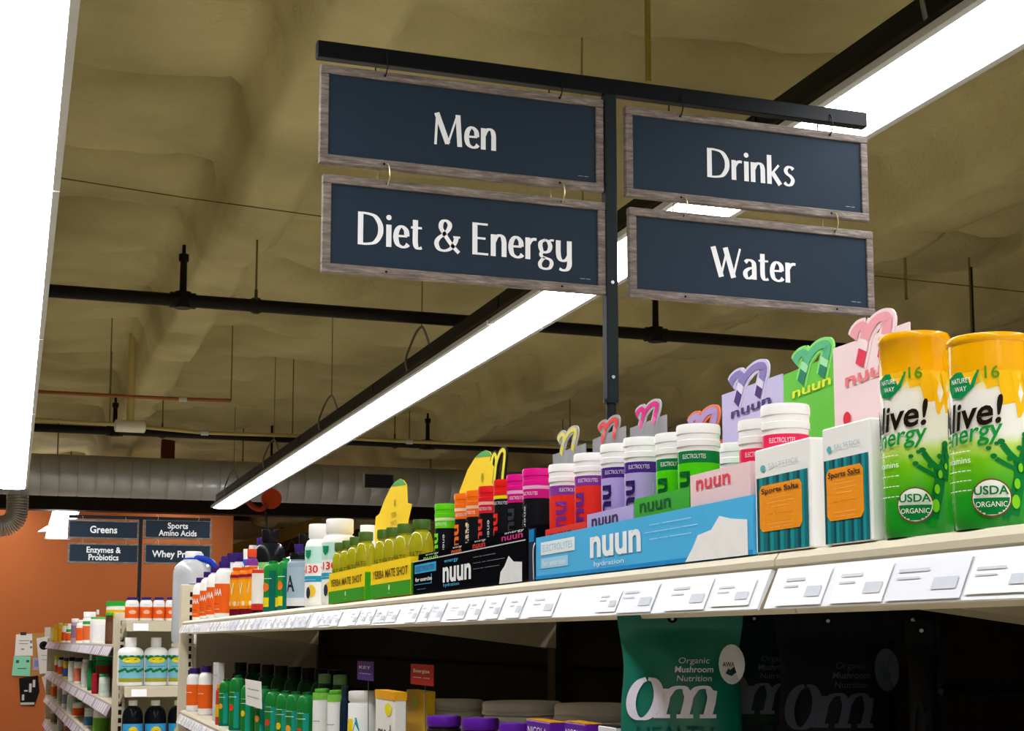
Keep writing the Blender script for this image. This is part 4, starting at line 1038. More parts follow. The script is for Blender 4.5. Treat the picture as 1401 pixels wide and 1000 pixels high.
for k, (u, w, v) in enumerate(((499, 28, 728), (486, 26, 735), (475, 24, 740), (464, 22, 743))):
    b_ = shot('olive shot bottle in the left yerba tray, ' + nl[k], u, w, v, .014 + .003 * k)
    if k == 0:
        r_ = .02; MB().patch(-.006, .016, .05, .085, mC(.0165, .9), .0012, n=6).build('barcode_label', M('#b9bcc4', rough=.4), b_)

# ------------------------------------------------------------------ white bottles and the rest of the deck to its far end
def wb(label, uL, uR, vt, tf, **k):
    s, t, r = fit(uL, uR, tf)
    h = ztop((uL + uR) / 2, vt, t) - ZT
    return s, t, r, h
def i130(label, uL, uR, vt, tf):
    s, t, r, h = wb(label, uL, uR, vt, tf)
    root = bottle('supplement_bottle', label, 'bottle', s, t, ZT, r, h, WHITE, WHITE, cap=(r * .78, h * .17), sh=.14, neck=r * .72, group='white numbered supplement bottles')
    mp = mC(r, .5)
    MB().patch(-2 * r, 2 * r, h * .52, h * .72, mp, .0005, n=14).build('label', M('#bfe6e0', rough=.3), root, True)
    MB().patch(-2 * r, 2 * r, h * .30, h * .37, mp, .0005, n=14).build('blue_band', M('#2a9fc0', rough=.3), root, True)
    MB().fan([(-.009, h * .68), (.009, h * .68), (.008, h * .61), (0, h * .57), (-.008, h * .61)], mp, .0016).build('shield', M('#138a5a', rough=.3), root)
    MB().text('I-130', mp, h=h * .085, width=r * 1.5, bold=.02, d=.0012, cb=h * .45).build('lettering', M('#dd3a2c', rough=.35), root)
    MB().disc(.010, h * .19, .011, h * .075, mp, .001, n=16).build('round_print', M('#f0c63a', rough=.35), root)
    MB().disc(.002, h * .17, .006, h * .07, mp, .0013, n=12).build('figure_print', M('#2a3550', rough=.35), root)
    MB().text('----------', mp, h=.006, width=.04, d=.0011, cb=h * .33).build('small_print', WHITE, root)
i130('white supplement bottle marked I-130, the front one beside the yerba tray', 438, 488, 711, .012)
i130('white supplement bottle marked I-130, the rear one', 415, 458, 718, .012)
s, t, r = fit(488, 515, .10); bottle('supplement_bottle', 'white capped bottle hidden behind the yerba shots', 'bottle', s, t, ZT, r, ztop(501, 719, t) - ZT, WHITE2, WHITE, cap=(r * .8, .03))

GB = 'bottles at the far end of the top shelf'
def far(name, label, uL, uR, vt, tf, bm, cm, capf=.62, caph=.16, sh=.2, labels=(), texts=()):
    s, t, r = fit(uL, uR, tf); h = ztop((uL + uR) / 2, vt, t) - ZT
    root = bottle(name, label, 'bottle', s, t, ZT, r, h, bm, cm, cap=(r * capf, h * caph), sh=sh, labels=labels, group=GB)
    for body, be, z, hh, w, mt in texts: MB().text(body, mC(r, be, h * z), h=h * hh, width=w * r, d=.0012, bold=.015).build('lettering', mt, root)
    return root, r, h
BLKP = M('#15161a', rough=.25, var=.1); GREENB = M('#1f8a3a', rough=.3, var=.05); TEAL = M('#0e6a5a', rough=.35); AMB = M('#e87a18', rough=.25, var=.1); PUR = M('#3a2470', rough=.35); ORL = M('#f0641e', rough=.35, var=.04)
W_ = WHITE
# grey-blue bottles with black caps
far('supplement_bottle', 'grey blue bottle with black cap next to the white I-130 bottles', 391, 424, 757, .014, M('#8fa6b4', rough=.3, var=.1), BLKP, .8, .12, .08, [(.06, .2, M('#d8dade', rough=.4)), (0, .06, BLKP), (.2, .74, M('#9fb6c4', rough=.35, var=.2, scale=30))], [('A', .6, .45, .28, .9, M('#26303a', rough=.4))])
far('supplement_bottle', 'tall black bottle with black cap behind the grey blue bottle', 400, 432, 732, .10, BLKP, BLKP, .6, .16, .2, [(.1, .5, M('#4a5560', rough=.4))])
far('supplement_bottle', 'slim dark bottle with purple cap behind the grey blue bottle', 398, 416, 745, .07, M('#3a3c48', rough=.3), PUR, .7, .12, .2)
# green bottles
for lab, a, b in (('green bottle with round shoulder and yellow foot band, the front one', 359, 385), ('green bottle with round shoulder and yellow foot band, the rear one', 379, 401)):
    rt, r, h = far('supplement_bottle', lab, a, b, 768 if a == 359 else 764, .012 if a == 359 else .03, GREENB, GREENB, .5, .02, .16, [(.0, .10, TEAL), (.10, .28, M('#e8cf1c', rough=.35))], [('-------', .6, .66, .07, 1.3, W_)])
    MB().disc(0, 0, r * .5, h * .09, mC(r, .5, h * .48), .0012, n=14).build('fruit_print', M('#e8782a', rough=.4), rt)
    MB().patch(-.35 * r, .35 * r, h * .1, h * .8, mC(r, 1.35), .0008, n=4).build('side_stripe', TEAL, rt)
# tall black-capped tub with light green label
far('supplement_tub', 'big tub with black cap and light green label behind the green bottles', 344, 390, 726, .13, BLKP, BLKP, .52, .14, .22, [(.05, .62, M('#8fcf74', rough=.4, var=.08))], [('------', .4, .5, .1, 1.4, M('#b04a2a', rough=.4))])
far('supplement_bottle', 'red and white labelled dark bottle left of the green bottles', 343, 362, 779, .014, M('#3a1214', rough=.3), M('#d9d4d0', rough=.4), .8, .05, .05, [(.2, .9, M('#efe8e4', rough=.4)), (.9, .98, M('#d8402e', rough=.4)), (.08, .22, M('#c9302c', rough=.4))])
# amber bottles
for k, (lab, a, b, tf) in enumerate((('amber orange bottle with dark red foot, the front one', 313, 334, .012), ('amber orange bottle with dark red foot, the middle one', 325, 345, .03), ('amber orange bottle with dark red foot, the rear one', 335, 354, .05))):
    rt, r, h = far('supplement_bottle', lab, a, b, 777 - k, tf, AMB, M('#e8601c', rough=.3), .7, .05, .14, [(0, .14, M('#6a1020', rough=.35)), (.78, .84, M('#8a1a3a', rough=.35)), (.2, .74, M('#f0a21c', rough=.35, var=.15, scale=50))])
    for q in (.2, 1.1): MB().disc(0, 0, r * .22, h * .05, mC(r, q, h * .25), .0012, n=10).build('round_print', M('#f3d9c0', rough=.4), rt)
    MB().text('V', mC(r, .6, h * .55), h=h * .25, width=r * .7, d=.0012).build('lettering', M('#f6e6b0', rough=.4), rt)
# white bottles with orange labels and purple caps
oran = ['nearest the amber bottles', 'second from the amber bottles', 'third from the amber bottles', 'fourth from the amber bottles', 'last before the end upright']
for k, (a, b, v) in enumerate(((292, 318, 769), (281, 306, 776), (272, 295, 783), (262, 285, 791), (252, 274, 799))):
    far('supplement_bottle', 'white bottle with orange label and purple cap, ' + oran[k], a, b, v, .010 + .004 * k, WHITE, PUR, .62, .12, .2, [(.08, .6, ORL)], [('LAAA', .6, .45, .12, 1.2, W_), ('---', .6, .25, .05, .8, M('#7a3a6a', rough=.4)), ('---', .6, .16, .05, .8, M('#f6d9c4', rough=.4))])
far('supplement_bottle', 'orange capped bottle with purple shoulder behind the amber bottles', 333, 352, 752, .09, M('#7a3a8a', rough=.35), M('#e8502a', rough=.35), .7, .12, .15, [(.3, .75, W_)])
far('supplement_bottle', 'white capped blue bottle behind the orange labelled row', 328, 344, 752, .14, M('#2a5ac4', rough=.3), WHITE, .7, .15, .2)
far('supplement_bottle', 'small white capped bottle behind the purple caps', 336, 352, 747, .18, WHITE2, WHITE, .75, .12, .2)
far('supplement_bottle', 'tall bottle with purple cap and red neck behind the tub', 346, 368, 737, .20, M('#b02a2a', rough=.35), PUR, .75, .12, .16)
for k, (a, b, v) in enumerate(((306, 322, 758), (316, 333, 757), (298, 313, 762))):
    far('supplement_bottle', 'purple capped white bottle in the back row, ' + ['middle of three', 'right of three', 'left of three'][k], a, b, v, .08, WHITE2, PUR, .75, .14, .18)
# gallon jug on the end shelf
s, t, r = fit(234, 290, .008)
zj = -.015; h = ztop(270, 752, t) - zj
JUG = bpy.data.materials.new('jug_plastic'); JUG.use_nodes = True
_b = JUG.node_tree.nodes['Principled BSDF']; _b.inputs['Base Color'].default_value = lin('#eef4fa'); _b.inputs['Roughness'].default_value = .15; _b.inputs['Transmission Weight'].default_value = .5
jug = gthing('water_jug', 'clear water jug with white cap and blue handle behind the end upright', 'water jug', max(s, 5.97), t, zj)
MB().lathe([(r * .9, 0), (r * .98, .01), (r, .03), (r, h * .74), (r * .98, h * .785), (r * .9, h * .83), (r * .72, h * .875), (r * .5, h * .91), (r * .40, h * .93)], 32).build('body', JUG, jug, True)
MB().lathe([(r * .42, h * .93), (r * .42, h * .99), (r * .38, h), (r * .1, h)], 24).build('cap', WHITE, jug, True)
MB().lathe([(r * .46, h * .89), (r * .5, h * .9), (r * .5, h * .925), (r * .44, h * .93)], 24).build('collar', M('#1f3fb4', rough=.3), jug, True)
MB().tube(spl([(.0, -.02, h * .925), (.035, -.045, h * .915), (.065, -.06, h * .88), (.085, -.055, h * .82), (.088, -.045, h * .74)]), .014, 10).build('handle', M('#1f3fb4', rough=.3), jug, True)

# ================================================================== the deck below
GL = 'products on the shelf below'
def low(name, label, uL, uR, vt, tf, bm, cm, capf=.62, caph=.16, sh=.2, labels=(), texts=(), cat='bottle', z=ZL):
    s, t, r = fit(uL, uR, tf); h = ztop((uL + uR) / 2, vt, t) - z
    root = bottle(name, label, cat, s, t, z, r, h, bm, cm, cap=(r * capf, h * caph), sh=sh, labels=labels, group=GL)
    for body, be, zz, hh, w, mt in texts: MB().text(body, mC(r, be, h * zz), h=h * hh, width=w * r, d=.0012, bold=.015).build('lettering', mt, root)
    return root, r, h
for k, (a, b, v) in enumerate(((257, 278, 914), (273, 294, 911))):
    rt, r, h = low('supplement_bottle', 'white bottle with orange label on the lower shelf, ' + ['next to the end upright', 'next to the pale box'][k], a, b, v, .012 + .01 * k, WHITE, PUR, .7, .13, .16, [(.14, .62, ORL)], [('-----', .5, .45, .07, 1.3, W_)])
def lowbox(label, uL, uR, uE, vt, tf, m, z=ZL, cat='box', name='carton', mats=None):
    s0, zt_ = gp(uL, vt, tf); s1, _ = gp(uR, vt, tf)
    d = ray(uE, 870); k = (s1 * CP) / d.y; p = d * k; dep = max(.02, (p.x - X0) * CP - p.y * SP - tf)
    return carton(name, label, cat, s0, s1, tf, tf + dep, z, zt_, m, GL) + (dep,)
rt, L, h, dp = lowbox('pale grey carton between the orange labelled and green bottles', 292, 299, 306, 906, .03, M('#c9ccd0', rough=.4))
MB().text('-----', mX(), h=.02, width=L * 1.2, d=.0008, cb=h * .8).build('lettering', M('#6a6f7a', rough=.4), rt)
low('supplement_bottle', 'slim red and orange bottle in front of the pale grey carton', 297, 306, 936, .008, M('#c9402a', rough=.3), M('#e8a01c', rough=.3), .7, .1, .1, [(.2, .5, M('#e8b81c', rough=.4))])
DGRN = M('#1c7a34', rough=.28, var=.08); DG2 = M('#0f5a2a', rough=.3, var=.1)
gr = ['far left', 'second from the left', 'third from the left', 'fourth from the left', 'fifth from the left', 'sixth from the left', 'seventh from the left', 'right end']
for k, (a, b, v) in enumerate(((303, 321, 929), (317, 337, 924), (333, 352, 934), (352, 373, 939), (366, 388, 943), (381, 403, 945), (394, 418, 946), (409, 434, 947))):
    rt, r, h = low('protein_bottle', 'green protein bottle with a round top, front row, ' + gr[k], a - 1.5, b + 1.5, v, .012, DGRN, DG2, .5, .02, .18, [(.0, .08, TEAL)], [('-------', .6, .62, .05, 1.3, W_), ('-----', .6, .7, .035, .9, W_)])
    MB().disc(0, 0, r * .35, h * .06, mC(r, .6, h * .42), .0012, n=12).build('fruit_print', M(['#e8a23a', '#d8402e', '#e8c41c'][k % 3], rough=.4), rt)
    MB().patch(-.3 * r, .3 * r, h * .05, h * .7, mC(r, 1.3), .0008, n=4).build('side_stripe', M('#1a9a86', rough=.35), rt)
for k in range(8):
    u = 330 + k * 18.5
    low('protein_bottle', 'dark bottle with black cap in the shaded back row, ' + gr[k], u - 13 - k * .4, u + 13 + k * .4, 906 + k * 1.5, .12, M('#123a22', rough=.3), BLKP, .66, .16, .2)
for k, (a, b) in enumerate(((436, 455), (456, 477))):
    low('supplement_jar', 'small jar with a sage green lid behind the white bottles, ' + ['left', 'right'][k], a, b, 922 + k, .10, M('#2a4a34', rough=.35), M('#6f9a68', rough=.4), .95, .12, .05, cat='jar')
for k, (a, b, v) in enumerate(((429, 455, 942), (449, 474, 944))):
    rt, r, h = low('supplement_bottle', 'white bottle with a green leaf top beside the green bottles, ' + ['left of two', 'right of two'][k], a, b, v, .012, WHITE2, M('#5aa83a', rough=.4), .8, .05, .1, [(.86, .95, M('#7ac04a', rough=.4))], [('----', .6, .6, .06, 1.1, M('#8a94a4', rough=.4))])
low('supplement_bottle', 'slim dark bottle beside the white jar', 466, 480, 938, .03, M('#16283a', rough=.3), M('#20323a', rough=.3), .7, .12)
rt, r, h = low('supplement_jar', 'white jar with a wide white lid, yellow and teal label', 477, 521, 945, .012, WHITE2, M('#dcdad6', rough=.4), .98, .11, .03, cat='jar', labels=[(.02, .70, M('#e9eef0', rough=.35))])
MB().patch(-.5 * r, .1 * r, h * .55, h * .7, mC(r, .5), .0009, n=6).build('yellow_print', M('#efd41c', rough=.35), rt)
MB().ribbon([(-.1 * r, h * .7), (.2 * r, h * .5), (.9 * r, h * .3)], r * .4, mC(r, .6), .0012).build('teal_print', M('#159aa8', rough=.35), rt)
rt, L, h, dp = lowbox('white carton with yellow and red top flap beside the white jar', 514, 540, 554, 944, .012, M('#e6e6e2', rough=.4))
MB().text('mad', mX(), h=.03, width=L * 1.3, d=.0008, cb=h * .62).build('lettering', M('#2a2c34', rough=.4), rt)
MB().box(-.001, dp + .001, -L - .001, L + .001, h * .93, h + .001).build('top_flap', M('#e0a01c', rough=.4), rt)
MB().disc(L * .4, h * .84, L * .35, h * .06, mX(), .001, n=14).build('yellow_print', M('#e8e01c', rough=.4), rt)
MB().text('---', mY(.004, -L, 0), h=.02, width=dp * .6, d=.001, ca=dp * .5, cb=h * .5).build('lettering', M('#8a2a1a', rough=.4), rt)
# shelf talkers on wires
def talker(label, u0, u1, v0, v1, tf, col, lines, tilt=0.0):
    s0, z1 = gp(u0, v0, tf); s1, z0 = gp(u1, v1, tf)
    root = gthing('shelf_talker', label, 'tag', (s0 + s1) / 2, tf, z0)
    L, h = (s0 - s1) / 2, z1 - z0
    mb = MB(); mb.card([(-L, 0), (L, 0), (L + tilt, h), (-L + tilt, h)], mX(), .001, 0); c = mb.build('card', M(col, rough=.4), root)
    mb = MB()
    for k, w in enumerate(lines): mb.text(w, mX(), h=h * .16, width=L * 1.4, bold=.01, d=.0008, ca=tilt * .5, cb=h * (.68 - k * .3))
    mb.build('lettering', M('#f2f2f4' if col != '#eef0ee' else '#4a8a4a', rough=.4), c)
    mb = MB(); mb.tube([(.003, 0, h * .4), (.006, 0, 0), (.008, 0, ZL - z0 + .0005)], .0008, 6); mb.build('wire', M('#5a5a5c', rough=.4), root)
    return root
talker('purple shelf talker card above the white jar', 489, 511, 904, 932, .03, '#3d2a86', ['KEY', '----'])
talker('red shelf talker card reading Energize above the first tub', 562, 593, 908, 939, .03, '#a8191c', ['Energize', '---- ---'])
t_ = talker('white leaning price card among the green bottles', 337, 358, 929, 970, .004, '#eef0ee', ['---', '----'], tilt=-.02)
rt, L, h, dp = lowbox('small yellow and green box under the red shelf talker', 556, 580, 590, 943, .06, M('#e0b428', rough=.4))
MB().disc(0, h * .9, L * .5, h * .05, mX(), .001, n=12).build('leaf_print', M('#b4c81c', rough=.4), rt)
# protein tubs
tubn = ['leftmost, above the red talker card', 'middle one of the three', 'right one, next to the hanging green bag']
for k, (a, b, v) in enumerate(((558, 662, 957), (660, 768, 959), (758, 862, 962))):
    rt, r, h = low('protein_tub', 'wide white tub with a grey lid, ' + tubn[k], a, b, v, .062, M('#e4e2dd', rough=.4), M('#cfccc6', rough=.45), 1.03, .105, .01, cat='tub')
    MB().patch(-2 * r, 2 * r, h * .1, h * .84, mC(r, .5), .0006, n=20).build('label', M(['#e9e6e0', '#d9d6d0', '#dcd9d4'][k], rough=.4), rt, True)
    MB().patch(-1.2 * r, -.6 * r, h * .5, h * .84, mC(r, .5), .0012, n=6).build('orange_print', M('#e8641c', rough=.4), rt)
    MB().lathe([(r * 1.045, h * .895), (r * 1.05, h * .91), (r * 1.045, h * .925)], 32).build('lid_rim', M('#bdbab4', rough=.45), rt, True)
VIO = M('#5a1e9a', rough=.35, var=.05)
for k, (a, b, v) in enumerate(((584, 632, 979), (631, 684, 982), (682, 724, 989))):
    low('supplement_jar', 'black jar with a violet lid in front of the tubs, ' + ['left', 'middle', 'right'][k], a, b, v, .008, M('#1a1620', rough=.3), VIO, 1.0, .10, .03, cat='jar')
for k, (a, b, e, v) in enumerate(((720, 752, 770, 984), (772, 800, 816, 987), (818, 842, 862, 992))):
    rt, L, h, dp = lowbox('violet carton with an orange top beside the jars, ' + ['left', 'middle', 'right, with a white face'][k], a, b, e, v, .008, M('#5a1e9a' if k < 2 else '#d9d6de', rough=.4))
    MB().box(.0005, dp, -L, L, h, h + .001).build('top_face', M('#c98a1c' if k < 2 else '#1a1a22', rough=.4), rt)
    MB().text('NICOLA' if k < 2 else '----', mX(), h=.010, width=L * 1.6, d=.0008, cb=h - .012).build('lettering', M('#eee6f4' if k < 2 else '#5a3a8a', rough=.4), rt)

# ------------------------------------------------------------------ hanging pouches
def pouch(label, uc, tf, wpx, turn, bm, ink, sealm, vt=836, hgt=.158, lit=True, group=None):
    s, z1 = gp(uc, vt, tf)
    p = g2w(s, tf, 0); W = wpx * depth((p.x, p.y, 0)) / FPX
    root = thing('hanging_pouch', label, 'pouch', g2w(s, tf, z1), turn, group)
    nx, nz = 14, 20; H = hgt; vs = []; fs = []
    for side in (-1, 1):
        for j in range(nz + 1):
            f = j / nz; z = -H * f
            wd = W * (1.0 - .10 * sstep(f / .35) + .05 * sstep((f - .35) / .3))
            bul = .022 * math.sin(math.pi * min(1, max(0, (f - .16) / .84)) ** .7) if f > .16 else 0
            for i in range(nx + 1):
                q = i / nx * 2 - 1
                y = side * (bul * (1 - q * q) ** .8 + .0006)
                y += .0022 * noise.noise(Vector((q * 3, f * 7, side * 2.0))) * (1 if abs(q) < .97 else 0)
                vs.append((q * wd / 2, y, z))
    o = (nx + 1) * (nz + 1)
    for j in range(nz):
        for i in range(nx):
            a = j * (nx + 1) + i
            fs.append((a, a + nx + 1, a + nx + 2, a + 1)); fs.append((o + a, o + a + 1, o + a + nx + 2, o + a + nx + 1))
    for j in range(nz):
        a = j * (nx + 1); fs.append((a, o + a, o + a + nx + 1, a + nx + 1)); a += nx; fs.append((a, a + nx + 1, o + a + nx + 1, o + a))
    for i in range(nx): fs.append((i, i + 1, o + i + 1, o + i)); a = nz * (nx + 1) + i; fs.append((a, o + a, o + a + 1, a + 1))
    MB().add(vs, fs).build('pouch_body', bm, root, True, 70)
    def mp(a, b, d):           # lay print on the bulging front
        f = min(1, max(0, -b / H)); wd = W * (1.0 - .10 * sstep(f / .35) + .05 * sstep((f - .35) / .3)); q = max(-1, min(1, a / (wd / 2)))
        bul = .022 * math.sin(math.pi * min(1, max(0, (f - .16) / .84)) ** .7) if f > .16 else 0
        return (a, -(bul * (1 - q * q) ** .8 + .0006) - d - .0022, b)
    mb = MB(); w = W
    cx = -.05 * w
    O = spl([(cx - .235 * w + .105 * w * math.cos(a) + .03 * w * math.sin(a), -.55 * H + .125 * H * math.sin(a)) for a in np.linspace(math.pi * .55, math.pi * 2.5, 16)], 4)
    mb.ribbon(O, (.038 * w, .010 * w), mp, .0004)
    zb = -.66 * H; d_ = .0004
    for x in (-.10, .08, .26):
        d_ += .0001; mb.ribbon([(cx + (x - .01) * w, zb + .0), (cx + (x + .02) * w, zb + .09 * H), (cx + (x + .035) * w, zb + .165 * H)], (.036 * w, .01 * w), mp, d_)
        mb.ribbon([(cx + (x - .07) * w, zb + .004 * H), (cx + (x + .06) * w, zb + .004 * H)], (.01, .012 * H), mp, d_ + .00005)
    for x in (-.07, .11):
        d_ += .0001; mb.ribbon(spl([(cx + x * w, zb + .12 * H), (cx + (x + .06) * w, zb + .175 * H), (cx + (x + .14) * w, zb + .18 * H), (cx + (x + .17) * w, zb + .13 * H)]), (.03 * w, .012 * w), mp, d_)
    mb.ribbon([(cx - .14 * w, zb + .165 * H), (cx - .05 * w, zb + .165 * H)], (.01, .010 * H), mp, d_)
    mb.build('lettering', ink, root)
    mb = MB()
    for k, x in enumerate(('Organic', 'Mushroom', 'Nutrition')): mb.text(x, mp, h=.0058, width=w * (.24, .30, .27)[k], d=.0006, ca=.10 * w, cb=-.31 * H - k * .055 * H, bold=.02 if k == 1 else 0, shear=.15)
    mb.build('small_print', ink, root)
    MB().text('HEALTH', mp, h=.012, width=w * .6, d=.0006, ca=-.05 * w, cb=-.765 * H, bold=.02).build('lettering', M('#0a4a44' if lit else '#06110f', rough=.5), root)  # near-black ink on the pouches coloured as shaded
    mb = MB(); mb.disc(.40 * w, -.335 * H, .105 * w, .125 * H, mp, .0008, 0, 20); mb.text('AWARD', mp, h=.0045, width=.15 * w, d=.0014, ca=.40 * w, cb=-.335 * H, m=1, bold=.01)
    mb.ribbon([(.36 * w, -.375 * H), (.39 * w, -.39 * H), (.44 * w, -.36 * H)], .003, mp, .0014, 1)
    mb.build('seal', [sealm, M('#2a4a44', rough=.4)], root)
    mb = MB(); mb.disc(-.06 * w, -.05 * H, .005, .004, mp, .0006, 0, 14); mb.build('hang_hole', M('#0a0d0c', rough=.8), root)
    mb = MB(); mb.tube([(-.06 * w, -.008, -.05 * H), (-.06 * w, .02, -.05 * H), (-.06 * w, .06, -.05 * H + .01)], .0016, 8); mb.build('peg', GRY, root)
    return root
LIL = M('#d5d2e4', rough=.4, var=.03)
FOIL = M('#0c6a5a', rough=.28, var=.2, scale=14, spec=.4)
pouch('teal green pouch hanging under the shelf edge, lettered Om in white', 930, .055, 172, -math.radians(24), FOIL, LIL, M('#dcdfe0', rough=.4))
pouch('pouch with shade in its dark green colour, half hidden behind the teal Om pouch', 1040, .16, 150, -math.radians(22), M('#07201b', rough=.5, var=.2, scale=14), M('#4a5058', rough=.5), M('#5a6466', rough=.5), lit=False)  # this and the next two: shade of the bay put into their colours
pouch('pouch with shade in its dark navy colour, hanging right of the teal Om pouch', 1142, .15, 165, -math.radians(26), M('#0a0c12', rough=.5, var=.2, scale=14), M('#363b4c', rough=.5), M('#40454e', rough=.5), vt=838, lit=False)
pouch('pouch coloured dark for shade, turned edge on at the right of the lower bay', 1262, .16, 46, -math.radians(28), M('#0c0d10', rough=.5), M('#17181d', rough=.5), M('#17181d', rough=.5), vt=850, lit=False)

# ================================================================== the second run: end display and receding side
PH2 = -.0165
_e = on_y(156, 875, 9.5)
X2, Y2 = _e.x, 9.5
C2, S2 = math.cos(PH2), math.sin(PH2)
def h2w(s, t, z): return Vector((X2 + t * C2 + s * S2, Y2 - t * S2 + s * C2, HC + z))
def hp(u, v, t):               # pixel -> (s, z) on the side face plane t
    d = ray(u, v); nx, ny = C2, -S2
    k = (X2 * nx + Y2 * ny + t) / (d.x * nx + d.y * ny)
    p = d * k
    return (p.x - X2) * S2 + (p.y - Y2) * C2, p.z
def hpf(u, v, s):              # pixel -> (t, z) on the end face plane s
    d = ray(u, v); nx, ny = S2, C2
    k = (X2 * nx + Y2 * ny + s) / (d.x * nx + d.y * ny)
    p = d * k
    return (p.x - X2) * C2 - (p.y - Y2) * S2, p.z
u2 = thing('shelving_unit', 'second beige shelving run with an end display, before the terracotta wall', 'shelving unit', (X2, Y2, HC), -PH2)
ZE = [hpf(200, 849, -.3)[1], hpf(200, 938, -.3)[1]]; ZE.append(2 * ZE[1] - ZE[0] - .01)
ZS = [-.03, -.40, -.70, -1.0]
RL = 10.2
LAV = M('#b7adc4', rough=.35, var=.05)
def deck_front(parent, x0, x1, y0, z, seed):
    """end display deck facing the viewer"""
    o = MB().box(x0, x1, y0, y0 + .34, z - .02, z).build('shelf', BEIGE, parent)
    MB().add([(x0, y0, z - .012), (x1, y0, z - .012), (x1, y0 - .02, z - .065), (x0, y0 - .02, z - .065)], [(0, 3, 2, 1)]).build('ticket_rail', BEIGE2, o)
    for k, xx in enumerate((.08, .38, .6)):
        MB().add([(xx, y0 - .008, z - .018), (xx + .09, y0 - .008, z - .018), (xx + .09, y0 - .026, z - .062), (xx, y0 - .026, z - .062)], [(0, 3, 2, 1)]).build('price_tag', TAGM[1], o)
    for xx in (x0, x1 - .006):
        MB().add([(xx, y0 + .02, z - .02), (xx, y0 + .33, z - .02), (xx, y0 + .33, z - .12)] + [(xx + .006, y0 + .02, z - .02), (xx + .006, y0 + .33, z - .02), (xx + .006, y0 + .33, z - .12)], [(0, 1, 2), (5, 4, 3), (0, 3, 4, 1), (1, 4, 5, 2), (2, 5, 3, 0)]).build('bracket', BEIGE2, o)
    return o
for k, z in enumerate(ZE): deck_front(u2, .04, 1.1, -.36, z, k)
MB().box(.03, 1.12, .0, .02, ZFL, .12).build('end_panel', M('#a59c86', rough=.5), u2)
MB().box(.03, 1.12, -.36, 0, ZFL, ZFL + .12).build('end_base', BEIGE2, u2)
zup = hpf(160, 838, -.02)[1]
for x0 in (0.0, 1.08):
    o = MB().bbox(x0, x0 + .075, -.03, .03, ZFL, zup, .004).build('upright', BEIGE, u2)
    for k in range(30):
        z = zup - .05 - k * .05
        MB().box(x0 + .036, x0 + .056, -.032, -.02, z - .03, z).build('slot', M('#1b1815', rough=.8), o)
for k, z in enumerate(ZS):
    for (a, b) in ((.05, 3.4), (3.4, 6.8), (6.8, RL)):
        o = MB().box(-.0, .5, a, b, z - .02, z).build('shelf', BEIGE, u2)
        MB().add([(.0, a, z - .008), (.0, b, z - .008), (-.03, b, z - .075), (-.03, a, z - .075), (.012, a, z - .075), (.012, b, z - .075)], [(0, 1, 2, 3), (3, 2, 5, 4)]).build('ticket_rail', LAV, o)
        y = a + .06
        while y < b - .2:
            if random.random() < .8: MB().add([(-.004, y, z - .014), (-.004, y + .12, z - .014), (-.031, y + .12, z - .07), (-.031, y, z - .07)], [(0, 1, 2, 3)]).build('price_tag', random.choice(TAGM[1:3]), o)
            y += .17
MB().box(.5, .56, .03, RL, ZFL, .0).build('back_panel', M('#5a5140', rough=.6), u2)
MB().box(.0, 1.1, .05, RL, ZFL, ZFL + .12).build('base', BEIGE2, u2)
MB().box(.0, 1.1, RL, RL + .04, ZFL, .02).build('end_board', BEIGE2, u2)
MB().box(.56, 1.1, .03, RL, -.03, -.01).build('shelf', BEIGE, u2)

def b2(name, label, s, t, z, r, h, bm, cm, capf=.62, caph=.16, sh=.2, labels=(), group=None, cat='bottle'):
    root = bottle(name, label, cat, 0, 0, 0, r, h, bm, cm, cap=(r * capf, h * caph), sh=sh, labels=labels, group=group, n=16)
    root.location = h2w(s, t, z); root.rotation_euler = (0, 0, -PH2)
    return root
def fitf(uL, uR, sf):
    t0, _ = hpf(uL, 870, sf); t1, _ = hpf(uR, 870, sf); return (t0 + t1) / 2, (t1 - t0) / 2
